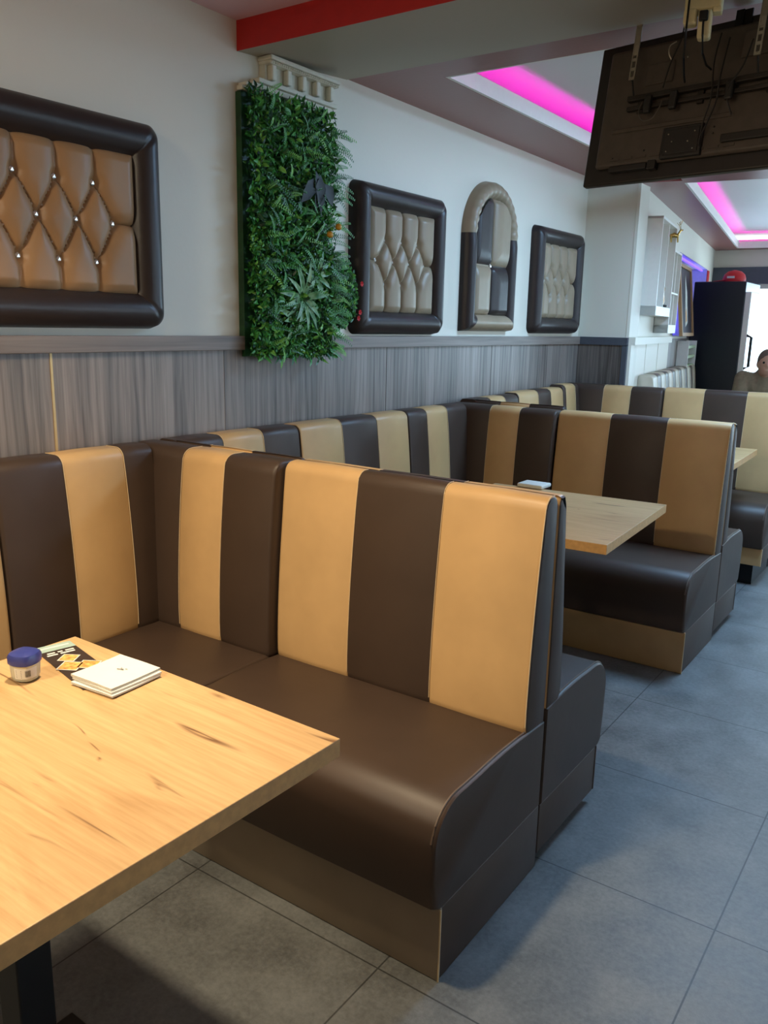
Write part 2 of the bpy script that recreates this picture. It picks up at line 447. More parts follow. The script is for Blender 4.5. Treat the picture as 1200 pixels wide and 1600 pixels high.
# wainscot on the left wall and pillar
bm = bmesh.new(); box(bm, (WX, -2.6, 0), (WX+0.012, 5.68, 1.345)); struct('trim_6', bm, M['lam'])
bm = bmesh.new(); box(bm, (WX, -2.6, 1.345), (WX+0.028, 5.68, 1.397), 0, 0.002); struct('trim_7', bm, M['rail'])
bm = bmesh.new(); box(bm, (WX, 5.662, 0), (-1.995, 5.68, 1.345)); struct('trim_8', bm, M['lamd'])
bm = bmesh.new(); box(bm, (WX, 5.652, 1.345), (-1.965, 5.68, 1.397)); box(bm, (-2.0, 5.655, 0), (-1.965, 5.68, 1.35)); struct('trim_9', bm, M['header'])
bm = bmesh.new(); box(bm, (WX+0.011, 1.520, 0), (WX+0.0145, 1.528, 1.345)); struct('trim_10', bm, plain('brass_seam', (190, 160, 110), 0.4, 0.4))
bm = bmesh.new()
for y in (0.45, 2.25, 3.316, 4.38, 5.40): box(bm, (WX+0.011, y-0.002, 0), (WX+0.0135, y+0.002, 1.345))
struct('trim_11', bm, M['lamd'])

# ------------------------------------------------------------------ booth seating
ZS = 0.445
def slab_prof(th=0.114, lean=0.040, lean_b=0.0, z0=0.43, z1=1.047, rf=0.036, rb=0.022, puff=0.007):
    """cross section of a backrest; t=0 is the front face at seat level, growing to the rear"""
    p = [(0.012, z0), (0.002, z0+0.012)]
    n = 12
    for i in range(n+1):
        k = i/n; z = z0+0.03+(z1-rf-z0-0.03)*k
        p.append((lean*k**1.15 - puff*sin(pi*k)**0.7, z))
    for i in range(1, 7):
        a = pi/2*i/6; p.append((lean+rf-rf*cos(a), z1-rf+rf*sin(a)))
    tb = th-lean_b
    for i in range(0, 5):
        a = pi/2*i/4; p.append((tb-rb+rb*sin(a), z1-rb+rb*cos(a)))
    p.append((th, z0))
    return p
def cols_for(bounds, mats_, end=0.008, groove=0.0028, lo=True, hi=True):
    """bounds [u0,u1,...], one material per strip"""
    c = []
    u0 = bounds[0]; u1 = bounds[-1]
    if lo: c += [(u0, end, 0), (u0+0.003, end*0.4, mats_[0]), (u0+0.011, 0, mats_[0])]
    else: c += [(u0, 0, mats_[0])]
    for i in range(1, len(bounds)-1):
        b = bounds[i]; a0 = bounds[i-1]; 
        c += [((a0+b)/2, -0.0015, mats_[i-1]), (b-0.005, 0, mats_[i-1]), (b, groove, mats_[i]), (b+0.005, 0, mats_[i])]
    c += [((bounds[-2]+bounds[-1])/2, -0.0015, mats_[-1])]
    if hi: c += [(u1-0.011, 0, mats_[-1]), (u1-0.003, end*0.4, 0), (u1, end, mats_[-1])]
    else: c += [(u1, 0, mats_[-1])]
    return c
def front_line(prof, u, place, eps=0.0015, i0=2, i1=22):
    return [place(u, t-eps, z+(eps if z > 1.0 else 0)) for t, z in prof[i0:i1]]
def seat_prof(d=0.44, zb=0.187, zt=ZS, rf=0.10, back=0.0):
    p = [(back, zb), (back, zt-0.008)]
    for i in range(1, 6):
        k = i/6; t = back+(-d+rf-back)*k; p.append((t, zt-0.008+0.012*sin(pi*k*0.9)))
    for i in range(0, 9):
        a = pi/2*i/8; p.append((-d+rf-rf*sin(a), zt-rf*1.0+rf*cos(a)))
    p.append((-d+0.002, (zt-rf+zb)/2)); p.append((-d+0.012, zb+0.012)); p.append((-d+0.03, zb))
    return p
LB = [M['brown'], M['tan']]
def straight_bench(name, label, w, strip, order, loc, rz, ends=(False, True), th=0.114, lean=0.04, zoff=0.0, base_lo=0.0, dz=0.0, lean_b=0.0, bench_d=0.44, back0=0.0, front='tan', group='striped booth benches', mats=None, cat='bench', pipe=True, seat_up=0.0):
    mats = mats or LB
    r = thing(name, label, cat, (loc[0], loc[1], loc[2] if len(loc) > 2 else 0), rz, group)
    pl = lambda u, t, z: (u, t, z+dz)
    # backrest
    pr = slab_prof(th, lean, lean_b, z0=ZS+seat_up-0.014)
    pr = [(t+back0*(1 - max(0, 0)) if t < 0.08 else t, z) for t, z in pr]
    bm = bmesh.new(); extrude_profile(bm, pr, cols_for([strip[0]+0.002]+list(strip[1:-1])+[strip[-1]-0.003], order), pl, (0, 0))
    br = obj('backrest', bm, mats, r)
    bm = bmesh.new()
    for i in range(1, len(strip)-1):
        bm = bmesh.new(); tube(bm, front_line(pr, strip[i], pl, 0.0), 0.0013, 5); obj('stitching', bm, M['thread'], br)
    bm = bmesh.new()
    if ends[1] and pipe: tube(bm, front_line(pr, w-0.006, pl, 0.001), 0.0017, 5)
    if ends[0] and pipe: tube(bm, front_line(pr, 0.006, pl, 0.001), 0.0017, 5)
    if any(ends) and pipe: obj('edge_piping', bm, M['thread'], br)
    else: bm.free()
    # seat
    ps = seat_prof(bench_d, back=th-0.001, zt=ZS+seat_up)
    bm = bmesh.new(); extrude_profile(bm, ps, cols_for([0, w], [0], end=0.006), pl, (0, 0))
    st = obj('seat', bm, mats, r)
    bm = bmesh.new(); pts = ps[2:15]
    for k, e in enumerate(ends):
        if e:
            u = 0.010 if k == 0 else w-0.010
            tube(bm, [pl(u, t, z+0.001) for t, z in pts], 0.0024, 6)
    if any(ends): obj('piping', bm, M['dark_thread'], st)
    else: bm.free()
    # base with its coloured front
    bm = bmesh.new(); box(bm, (0.002, -bench_d+0.045, base_lo), (w-0.002, th, 0.188+dz), 0, 0.003)
    b = obj('base', bm, M['brown'], r)
    bm = bmesh.new(); box(bm, (0.0, -bench_d+0.036, base_lo), (w, -bench_d+0.046, 0.190+dz), 0, 0.004)
    f = obj('kickboard', bm, {'tan': mats[1], 'taupe': M['taupe'], 'brown': M['brown']}[front], b, label={'tan': 'tan leather front board', 'taupe': 'tan leather front board with shade in its colour', 'brown': 'dark brown front board'}[front])
    bm = bmesh.new()
    for k, e in enumerate(ends):
        if e:
            u = 0.0 if k == 0 else w
            tube(bm, [(u, -bench_d+0.038, base_lo), (u, -bench_d+0.038, 0.186+dz)], 0.0022, 6)
    if any(ends) and pipe: obj('edge_piping', bm, M['thread'], f)
    else: bm.free()
    if base_lo > 0.01:
        bm = bmesh.new(); box(bm, (0.05, -bench_d+0.10, 0), (w-0.05, th-0.01, base_lo+0.002)); obj('plinth', bm, M['black'], r, smooth=False)
    return r
def corner_bench(name, label, cx, cy, s, wing, wcols, wall, wallcols, dz=0.0, protr=0.03, group='striped booth benches', base_lo=0.0, thin=0.0):
    """inside corner of a booth: wall backrest along y and wing backrest along x. s=+1: wing on the far side"""
    r = thing(name, label, 'bench', (cx, cy, 0), 0, group)
    loc = lambda x, y: (x-cx, (y-cy)*s)
    # wing part: profile rear grows towards +y*s
    pl = lambda u, t, z: (u, s*(t-protr), z+dz)
    pr = slab_prof(0.114+protr-thin, 0.036, 0.0, z1=1.045, rf=0.042)
    bm = bmesh.new(); extrude_profile(bm, pr, cols_for(wing, wcols, lo=False), pl)
    b1 = obj('wing_backrest', bm, LB, r)
    bm = bmesh.new()
    bm.free()
    for u in wing[1:-1]:
        bm = bmesh.new(); tube(bm, front_line(pr, u, pl, 0), 0.0013, 5); obj('stitching', bm, M['thread'], b1)
    # wall part: local u along y (towards the booth = -s), t towards -x
    pr2 = slab_prof(0.145, 0.036, 0.0, z1=1.047)
    pl2 = lambda u, t, z: (-t, -s*u, z+dz)
    bm = bmesh.new(); extrude_profile(bm, pr2, cols_for(wall, wallcols, lo=False), pl2)
    b2 = obj('wall_backrest', bm, LB, r)
    bm = bmesh.new()
    bm.free()
    for u in wall[1:-1]:
        bm = bmesh.new(); tube(bm, front_line(pr2, u, pl2, 0), 0.0013, 5); obj('stitching', bm, M['thread'], b2)
    # seat: square block with softened edges
    w1 = wing[-1]; d1 = wall[-1]
    bm = bmesh.new()
    y0, y1 = sorted((-s*d1, s*0.06))
    box(bm, (-0.10, y0, 0.187+dz), (w1-0.003, y1, ZS+dz), 0, 0.012)
    obj('seat', bm, LB, r)
    bm = bmesh.new(); y0, y1 = sorted((-s*(d1-0.004), s*0.08))
    box(bm, (-0.12, y0, base_lo), (w1-0.06, y1, 0.187+dz), 0, 0.003)
    obj('base', bm, M['brown'], r)
    return r
B, T = 0, 1
XJ = -1.655                                  # joint between corner and straight piece
CX = -2.165
def booth_wing(y0, xe, xj, dz, names, frl):
    """straight bench facing the camera and the one behind it"""
    w = xe-xj; st = [0, w*0.325, w*0.655, w]
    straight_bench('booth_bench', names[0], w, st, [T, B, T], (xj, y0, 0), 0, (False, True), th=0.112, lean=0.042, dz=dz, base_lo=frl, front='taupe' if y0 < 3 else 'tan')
    straight_bench('booth_bench', names[1], w, st, [T, B, T], (xe, y0+0.210, 0), pi, (True, False), th=0.0925, lean=0.056, dz=dz-0.004, base_lo=0.035+frl, bench_d=0.36, pipe=False, seat_up=0.035, front='brown')
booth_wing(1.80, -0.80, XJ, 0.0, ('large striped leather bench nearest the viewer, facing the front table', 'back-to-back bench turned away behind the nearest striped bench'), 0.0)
booth_wing(3.905, -0.86, XJ-0.04, 0.0, ('striped bench facing the middle table, brown and tan in shade', 'bench turned away behind the middle striped bench, facing the far table'), 0.0)
booth_wing(5.44, -0.86, XJ+0.02, 0.045, ('striped bench facing the small far table, partly cut by the right edge', 'bench turned away behind the furthest striped booth backrest'), 0.13)

corner_bench('corner_bench', 'corner bench of the front booth, left of the nearest bench by the wall', CX, 1.80, 1, [-0.14, 0.105, 0.295, 0.505], [B, T, B], [0.0, 0.115, 0.335, 0.555], [B, T, B])
corner_bench('corner_bench', 'near corner bench of the middle booth, mostly hidden behind the nearest backrest', CX, 2.005, -1, [-0.14, 0.105, 0.295, 0.505], [B, T, B], [-0.086, 0.122, 0.33, 0.54], [B, T, B], protr=0.0, thin=0.026)
corner_bench('corner_bench', 'far corner bench of the middle booth, beside the middle striped bench', CX, 3.905, 1, [-0.14, 0.10, 0.27, 0.465], [B, T, B], [0.0, 0.20, 0.395, 0.56], [B, T, B])
corner_bench('corner_bench', 'near corner bench of the far booth, just behind the middle backrest', CX, 4.11, -1, [-0.14, 0.10, 0.27, 0.465], [B, T, B], [-0.086, 0.08, 0.25, 0.42], [B, T, B], protr=0.0, dz=0.015, thin=0.026)
corner_bench('corner_bench', 'corner bench of the far booth in front of the pillar', CX, 5.44, 1, [-0.14, 0.135, 0.32, 0.525], [B, T, B], [0.0, 0.06, 0.215, 0.25], [B, T, B], dz=0.04, protr=0.02)
def wall_bench(label, y0, y1, strip, order, dz=0.0):
    w = y1-y0
    return straight_bench('wall_bench', label, w, [0]+[a-y0 for a in strip]+[w], order, (CX, y0, 0), pi/2, (False, False), th=0.145, lean=0.036, dz=dz, bench_d=0.48, group='striped wall benches')
wall_bench('wall bench of the front booth left of the tabletop corner', 0.43, 1.242, (0.70, 0.97), [T, B, T])
wall_bench('wall bench of the middle booth with a wide tan, dark and tan back', 2.548, 3.342, (2.824, 3.084), [T, B, T])
wall_bench('wall bench of the far booth behind the middle bench, pale striped back', 4.532, 5.188, (4.80, 4.99), [T, B, T], 0.025)

# long bench along the angled wall (fine stripes)
def far_bench():
    m2 = [M['cream'], leather('dark_taupe_leather', (98, 84, 70))]
    n = 13; L = 2.57; st = [L*i/n for i in range(n+1)]; order = [i % 2 for i in range(n)]
    loc = P0 + DR*0.36 + NN*0.17
    r = straight_bench('wall_bench', 'long bench with narrow cream and taupe stripes along the far angled wall', L, st, order, (loc.x, loc.y, 0), pi/2+A2, (False, True), th=0.15, dz=0.085, mats=m2, group=None, bench_d=0.40)
far_bench()

# ------------------------------------------------------------------ tables
def table(label, lo, hi, z, rz, leg_at):
    c = ((lo[0]+hi[0])/2, (lo[1]+hi[1])/2)
    r = thing('dining_table', label, 'table', (c[0], c[1], 0), rz, 'oak topped booth tables')
    hx, hy = (hi[0]-lo[0])/2, (hi[1]-lo[1])/2
    bm = bmesh.new(); box(bm, (-hx, -hy, z-0.034), (hx, hy, z), 0, 0.0015)
    tt = obj('tabletop', bm, [M['oak'], M['oak_edge']], r, smooth=False)
    for p in tt.data.polygons:
        if abs(p.normal.z) < 0.5: p.material_index = 1
    bm = bmesh.new(); box(bm, (-0.032, -0.032, 0.012), (0.032, 0.032, z-0.04), 0, 0.003); obj('pedestal', bm, M['black'], r, smooth=False)
    bm = bmesh.new(); box(bm, (-0.20, -0.20, 0.0), (0.20, 0.20, 0.012), 0, 0.004); obj('base_plate', bm, M['black'], r, smooth=False)
    bm = bmesh.new(); box(bm, (-0.15, -0.15, z-0.04), (0.15, 0.15, z-0.0335)); obj('bracket', bm, M['black'], r, smooth=False)
    return r
t1 = table('pale oak table in the foreground, cut by the left edge', (-1.56, 0.27), (-0.803, 1.032), 0.76, radians(-0.8), None)
t2 = table('oak table of the middle booth behind the nearest backrest', (-1.69, 2.56), (-0.93, 3.35), 0.76, radians(3.2), None)
t3 = table('small oak table of the far booth at the right edge', (-1.70, 4.40), (-0.96, 5.15), 0.79, radians(2.0), None)

# things on the front table -----------------------------------------------
def jar():
    x, y, z = -1.432, 0.842, 0.761
    r = thing('balm_jar', 'small clear plastic jar with dark blue screw lid on the front table', 'jar', (x, y, z), 0.3); r.scale = (0.70, 0.70, 0.76)
    bm = bmesh.new(); lathe(bm, [(0.024, 0), (0.031, 0.004), (0.034, 0.012), (0.0365, 0.045), (0.034, 0.048)], n=32, sq=0.25); obj('jar_body', bm, M['jelly'], r)
    bm = bmesh.new(); lathe(bm, [(0.0375, 0.046), (0.040, 0.048), (0.0405, 0.066), (0.037, 0.073), (0.026, 0.078), (0.010, 0.080)], n=32, sq=0.25); obj('lid', bm, M['blue'], r)
    # label wrapped on the front, with a barcode
    bm = bmesh.new()
    a0 = math.atan2(-y, -x) - 0.3
    def ring(a, z, e):
        q = 1+0.25*(1/max(abs(cos(a)), abs(sin(a)))-1); rad = (0.0342+(z-0.012)*0.07+e)*q
        return (rad*cos(a), rad*sin(a), z)
    n = 18
    for i in range(n):
        b0 = a0-0.9+1.8*i/n; b1 = a0-0.9+1.8*(i+1)/n
        bm.faces.new([bm.verts.new(ring(b0, 0.012, .0006)), bm.verts.new(ring(b1, 0.012, .0006)), bm.verts.new(ring(b1, 0.041, .0006)), bm.verts.new(ring(b0, 0.041, .0006))])
    lb = obj('jar_label', bm, M['paper'], r)
    bm = bmesh.new(); a = a0-0.05
    for i in range(11):
        wd = random.choice((0.012, 0.02, 0.028))
        bm.faces.new([bm.verts.new(ring(a, 0.018, .0009)), bm.verts.new(ring(a+wd, 0.018, .0009)), bm.verts.new(ring(a+wd, 0.035, .0009)), bm.verts.new(ring(a, 0.035, .0009))]); a += wd+0.018
    for j in range(5):
        zz = 0.016+j*0.0045
        bm.faces.new([bm.verts.new(ring(a0-0.75, zz, .0009)), bm.verts.new(ring(a0-0.3, zz, .0009)), bm.verts.new(ring(a0-0.3, zz+0.0012, .0009)), bm.verts.new(ring(a0-0.75, zz+0.0012, .0009))])
    obj('barcode', bm, M['ink'], lb)
jar()
def flyer():
    z = 0.7605
    c0 = Vector((-1.555, 0.935, 0)); ux = Vector((-1.355+1.548, 0.897-0.941, 0)).normalized(); uy = Vector((-ux.y, ux.x, 0))
    r = thing('menu_flyer', 'dark menu flyer with pizza pictures lying under the napkins', 'menu', (c0.x, c0.y, z), math.atan2(ux.y, ux.x))
    bm = bmesh.new(); box(bm, (0, 0, 0), (0.26, 0.078, 0.0012)); obj('sheet', bm, M['menu'], r, smooth=False)
    bm = bmesh.new(); box(bm, (0.0, 0.0, 0.0012), (0.035, 0.078, 0.0015)); obj('header_strip', bm, M['menu_teal'], r, smooth=False)
    bm = bmesh.new()
    for x, y0, y1 in ((0.045, 0.012, 0.028), (0.045, 0.034, 0.044), (0.045, 0.050, 0.068), (0.056, 0.008, 0.03), (0.056, 0.036, 0.066), (0.012, 0.01, 0.07)): box(bm, (x, y0, 0.0013), (x+0.006, y1, 0.0017))
    obj('headline', bm, M['paper'], r, smooth=False)
    bm = bmesh.new()
    for cx, cy, a in ((0.092, 0.040, 0.022), (0.135, 0.026, 0.027), (0.150, 0.058, 0.025)):
        vs = [bm.verts.new((cx+dx*a, cy+dy*a, 0.0016)) for dx, dy in ((1, 0), (0, 1), (-1, 0), (0, -1))]; bm.faces.new(vs)
    obj('food_picture', bm, M['food'], r, smooth=False)
    bm = bmesh.new()
    for cx, cy, a in ((0.092, 0.040, 0.025), (0.135, 0.026, 0.030), (0.150, 0.058, 0.028)):
        vs = [bm.verts.new((cx+dx*a, cy+dy*a, 0.0014)) for dx, dy in ((1, 0), (0, 1), (-1, 0), (0, -1))]; bm.faces.new(vs)
    obj('picture_border', bm, M['paper'], r, smooth=False)
flyer()
def napkin_stack():
    labs = ['bottom folded white napkin of the stack on the front table', 'middle folded white napkin of the stack on the front table', 'top white napkin of the stack, with a small grey mark']
    for i, (dz, rot, off) in enumerate(((0.0, 0.05, (0.004, -0.004)), (0.0055, 0.00, (0.001, 0.001)), (0.011, 0.03, (-0.004, 0.002)))):
        r = thing('paper_napkin', labs[i], 'napkin', (-1.290+off[0], 0.946+off[1], 0.7622+dz), rot+0.02, 'folded napkins on the front table')
        for k in range(2):
            bm = bmesh.new(); n = 8; s = 0.058
            z0 = k*0.0026
            def zf(x, y, e): return z0+e+0.0012*sin(x*40+k+i)*max(0, x/s)+0.0010*(y/s)**2
            g = [[[bm.verts.new((x, y*1.04, zf(x, y, e))) for y in [-s+2*s*b/n for b in range(n+1)]] for x in [-s+2*s*a/n for a in range(n+1)]] for e in (0, 0.0018)]
            for a in range(n):
                for b in range(n):
                    for l in (0, 1): bm.faces.new((g[l][a][b], g[l][a+1][b], g[l][a+1][b+1], g[l][a][b+1]))
            rim = [(a, 0) for a in range(n)]+[(n, b) for b in range(n)]+[(a, n) for a in range(n, 0, -1)]+[(0, b) for b in range(n, 0, -1)]
            for q in range(len(rim)):
                a, b = rim[q], rim[(q+1) % len(rim)]
                bm.faces.new((g[0][a[0]][a[1]], g[0][b[0]][b[1]], g[1][b[0]][b[1]], g[1][a[0]][a[1]]))
            obj('napkin_leaf', bm, M['paper'], r)
        if i == 2:
            bm = bmesh.new()
            tube(bm, [(-0.004, 0.006, 0.0062), (0.002, 0.008, 0.0062), (0.007, 0.012, 0.0062)], 0.0009, 5); tube(bm, [(0.0, 0.014, 0.0062), (0.004, 0.009, 0.0062), (0.010, 0.010, 0.0062)], 0.0009, 5); tube(bm, [(0.010, 0.014, 0.0062), (0.014, 0.016, 0.0062)], 0.0007, 5)
            obj('printed_mark', bm, plain('grey_print', (120, 118, 115), 0.8), r)
napkin_stack()
bm = bmesh.new(); box(bm, (-0.06, -0.05, 0), (0.06, 0.05, 0.018), 0, 0.006)
o = obj('paper_napkins', bm, M['paper'], origin=(-1.535, 3.36, 0.761)); o.name = 'napkin_pack'; tag(o, 'white folded napkin pack on the middle table behind the nearest backrest', 'napkins')

# ------------------------------------------------------------------ padded wall panels
def rr_pts(w, h, r, n=7, m=14):
    """rounded rectangle, equal counts, returns list of (y,z) starting mid of corner, CCW"""
    pts = []
    cs = [(w/2-r, h/2-r, 0), (-w/2+r, h/2-r, 1), (-w/2+r, -h/2+r, 2), (w/2-r, -h/2+r, 3)]
    for i in range(4):
        cx, cz, q = cs[i]
        for k in range(n+1):
            a = pi/2*q+pi/2*k/n; pts.append((cx+r*cos(a), cz+r*sin(a)))
        nx, nz, nq = cs[(i+1) % 4]
        a = pi/2*q+pi/2; p0 = (cx+r*cos(a), cz+r*sin(a)); p1 = (nx+r*cos(a), nz+r*sin(a))
        for k in range(1, m): pts.append((p0[0]+(p1[0]-p0[0])*k/m, p0[1]+(p1[1]-p0[1])*k/m))
    return pts
def arch_pts(w, z0, z1, n=60, m=12):
    r = w/2; sp = z1-r*1.02; pts = []
    for k in range(n+1):
        a = pi*k/n; pts.append((r*cos(a), sp+r*1.02*sin(a)))
    for k in range(1, m): pts.append((-r, sp+(z0-sp)*k/m))
    for k in range(0, m): pts.append((-r+2*r*k/m, z0))
    for k in range(0, m): pts.append((r, z0+(sp-z0)*k/m))
    return pts
def ring_frame(bm, outer, inner, depth, matf=None, hf=None, J=12):
    n = len(outer); R_ = []
    for j in range(J+1):
        t = j/J; h = depth*(max(0, sin(pi*(0.02+0.96*t)))**0.45)
        if j == 0: h = 0
        R_.append([bm.verts.new(((hf(i, t) if hf else 1)*h, -(outer[i][0]*(1-t)+inner[i][0]*t), outer[i][1]*(1-t)+inner[i][1]*t)) for i in range(n)])
    for j in range(J):
        for i in range(n):
            f = bm.faces.new((R_[j][i], R_[j][(i+1) % n], R_[j+1][(i+1) % n], R_[j+1][i]))
            if matf: f.material_index = matf(i)
def tufted(bm, w, h, segs, btns, H=0.038, wd=0.05, nx=90, ny=90, inside=None, matf=None, base=0.012):
    def dseg(p, a, b):
        ax, ay = a; bx, by = b; dx, dy = bx-ax, by-ay
        t = max(0, min(1, ((p[0]-ax)*dx+(p[1]-ay)*dy)/(dx*dx+dy*dy))); return math.hypot(p[0]-ax-t*dx, p[1]-ay-t*dy)
    V = {}
    for i in range(nx+1):
        for j in range(ny+1):
            y = -w/2+w*i/nx; z = -h/2+h*j/ny
            d = min(dseg((y, z), a, b) for a, b in segs); q = min(1, d/wd)
            k = sqrt(max(0, 1-(1-q)**2))
            db = min(math.hypot(y-b[0], z-b[1]) for b in btns); kb = 1-0.75*exp(-(db/0.018)**2)
            e = min(w/2-abs(y), h/2-abs(z)); ke = 0.35+0.65*min(1, max(0, e)/0.03)**0.5
            V[i, j] = bm.verts.new((base+H*(0.25+0.75*k)*kb*ke, -y, z))
    for i in range(nx):
        for j in range(ny):
            if inside and not inside(-w/2+w*(i+.5)/nx, -h/2+h*(j+.5)/ny): continue
            f = bm.faces.new((V[i, j], V[i+1, j], V[i+1, j+1], V[i, j+1]))
            if matf: f.material_index = matf(-w/2+w*(i+.5)/nx, -h/2+h*(j+.5)/ny)
    loose = [v for v in bm.verts if not v.link_faces]
    bmesh.ops.delete(bm, geom=loose, context='VERTS')
def button(parent, p, r=0.010):
    bm = bmesh.new(); bmesh.ops.create_icosphere(bm, subdivisions=1, radius=r)
    for v in bm.verts: v.co = Vector((v.co.x*0.6, v.co.y, v.co.z))+Vector(p)
    obj('crystal_button', bm, M['crystal'], parent, smooth=False)
def square_panel(label, y0, y1, z0, z1, fr, tanmat, group='square tufted wall panels', nt=3, zz=0.20, H=0.042):
    yc, zc = (y0+y1)/2, (z0+z1)/2; w, h = y1-y0, z1-z0
    r = thing('padded_wall_panel', label, 'wall panel', (WX, yc, zc), 0, group)
    bm = bmesh.new()
    out = rr_pts(w, h, 0.045); inn = rr_pts(w-2*fr, h-2*fr, 0.008)
    n = len(out)
    def hf(i, t):   # stitched mitre at the corners
        per = 21; k = (i % per); d = abs(k-3.5)
        return 1-0.10*exp(-(d/1.3)**2)*(0.4+0.6*t)
    ring_frame(bm, out, inn, 0.072, hf=hf)
    obj('frame', bm, M['panel_brown'], r)
    iw, ih = w-2*fr+0.02, h-2*fr+0.02
    zt = ih*zz; zb = -ih*(zz+0.02)
    P_ = iw*0.245 if nt == 3 else 0.133
    tx = [P_*(k-(nt-1)/2) for k in range(nt)]; mx = [P_*(k-nt/2) for k in range(nt+1)]
    segs = [((x, ih/2), (x, zt)) for x in tx]+[((x, -ih/2), (x, zb)) for x in tx]
    for i, x in enumerate(tx):
        for m_ in (mx[i], mx[i+1]): segs += [((x, zt), (m_, 0)), ((x, zb), (m_, 0))]
    segs += [((mx[0], 0), (-iw/2, 0)), ((mx[-1], 0), (iw/2, 0))]
    btns = [(x, zt) for x in tx]+[(x, zb) for x in tx]+[(x, 0) for x in mx]
    bm = bmesh.new(); tufted(bm, iw, ih, segs, btns, wd=P_*0.46, H=H, nx=110, ny=90)
    pad = obj('tufted_pad', bm, tanmat, r)
    for b in btns: button(pad, (0.022, -b[0], b[1]))
square_panel('large padded panel left of the greenery, cut by the left edge', 1.045, 1.955, 1.420, 2.07, 0.118, M['panel_tan'], nt=4, zz=0.26)
square_panel('padded panel right of the greenery, dark frame around beige tufting', 3.02, 3.765, 1.405, 2.065, 0.108, M['panel_beige'])
square_panel('furthest and smallest-looking padded panel, next to the pillar', 4.84, 5.56, 1.415, 2.065, 0.105, M['panel_beige'])
def arch_panel():
    yc = 4.28; w = 0.57; z0, z1 = 0.0, 0.80
    r = thing('arched_wall_panel', 'arched padded panel with pleated beige top between two square panels', 'wall panel', (WX, yc, 1.425), 0)
    bm = bmesh.new()
    out = arch_pts(w, z0, z1); inn = arch_pts(w-0.19, z0+0.095, z1-0.095)
    n = len(out)
    def mf(i):
        if i < 60: return 1
        if 71 < i < 83: return 1
        return 0
    def hf(i, t):
        return 1-0.13*(0.5+0.5*cos(pi*i/2))*(0.3+0.7*t) if i <= 60 else 1.0
    ring_frame(bm, out, inn, 0.07, mf, hf)
    obj('frame', bm, [M['panel_brown'], M['panel_beige']], r)
    iw, ih = w-0.17, z1-0.175; rad = (w-0.19)/2+0.008; zc = 0.0875+ih/2
    sp = (z1-0.095)-rad*1.0-zc
    ins = lambda y, z: (z < sp or math.hypot(y, (z-sp)) < rad+0.006)
    bt = (0.0, -0.045)
    segs = [((0, ih/2), bt), ((0, -ih/2), bt), ((-iw/2, bt[1]), bt), ((iw/2, bt[1]), bt)]
    bm = bmesh.new(); tufted(bm, iw, ih, segs, [bt], wd=0.085, H=0.048, inside=ins, matf=lambda y, z: 0 if (y < 0) == (z < bt[1]) else 1)
    for v in bm.verts: v.co.z += zc
    pad = obj('tufted_pad', bm, [M['panel_brown'], M['panel_beige']], r)
    button(pad, (0.028, 0, bt[1]+zc), 0.012)
arch_panel()

# ------------------------------------------------------------------ plaster capital and greenery
def capital():
    r = thing('plaster_capital', 'white moulded plaster capital on the wall above the greenery', 'moulding', (WX, 2.66, 2.265))
    bm = bmesh.new()
    for z, d, ya, yb, h in ((0.0, 0.030, -0.31, 0.20, 0.016), (0.016, 0.040, -0.30, 0.21, 0.012), (0.028, 0.034, -0.26, 0.20, 0.010), (0.038, 0.048, -0.24, 0.22, 0.016)):
        box(bm, (0, ya, z), (d, yb, z+h), 0, 0.003)
    obj('lower_moulding', bm, M['plaster'], r, smooth=False)
    bm = bmesh.new(); box(bm, (0, -0.19, 0.052), (0.03, 0.20, 0.115)); obj('frieze', bm, M['plaster'], r, smooth=False)
    for k in range(5):
        y = -0.165+k*0.085
        bm = bmesh.new(); box(bm, (0.028, y-0.013, 0.058), (0.056, y+0.013, 0.112), 0, 0.006); obj('corbel', bm, M['plaster'], r, smooth=False)
    bm = bmesh.new(); box(bm, (0, -0.195, 0.110), (0.062, 0.205, 0.122), 0, 0.003); box(bm, (0, -0.20, 0.122), (0.072, 0.21, 0.138), 0, 0.005)
    obj('cornice', bm, M['plaster'], r, smooth=False)
    bm = bmesh.new()
    for k in range(34):
        mt = Matrix.Translation((0.064, -0.19+0.39*k/33, 0.116)); bmesh.ops.create_icosphere(bm, subdivisions=1, radius=0.0055, matrix=mt)
    obj('bead_row', bm, M['plaster'], r)
capital()

def add_leaf(bm, p, d, nrm, L, Wd, mi, fold=0.25, curl=0.2):
    d = d.normalized(); s = d.cross(nrm)
    if s.length < 1e-4: s = d.cross(Vector((0.3, 0.5, 0.8)))
    s.normalize(); n2 = s.cross(d).normalized()
    a = bm.verts.new(p)
    m1 = p+d*L*0.35; m2 = p+d*L*0.7 - n2*L*curl*0.4
    c1 = bm.verts.new(m1); c2 = bm.verts.new(m2); e = bm.verts.new(p+d*L-n2*L*curl)
    l1 = bm.verts.new(m1+s*Wd*0.5+n2*Wd*fold); r1 = bm.verts.new(m1-s*Wd*0.5+n2*Wd*fold)
    l2 = bm.verts.new(m2+s*Wd*0.38+n2*Wd*fold*0.7); r2 = bm.verts.new(m2-s*Wd*0.38+n2*Wd*fold*0.7)
    for q in ((a, c1, l1), (a, r1, c1), (c1, c2, l2, l1), (c1, r1, r2, c2), (c2, e, l2), (c2, r2, e)):
        f = bm.faces.new(q); f.material_index = mi
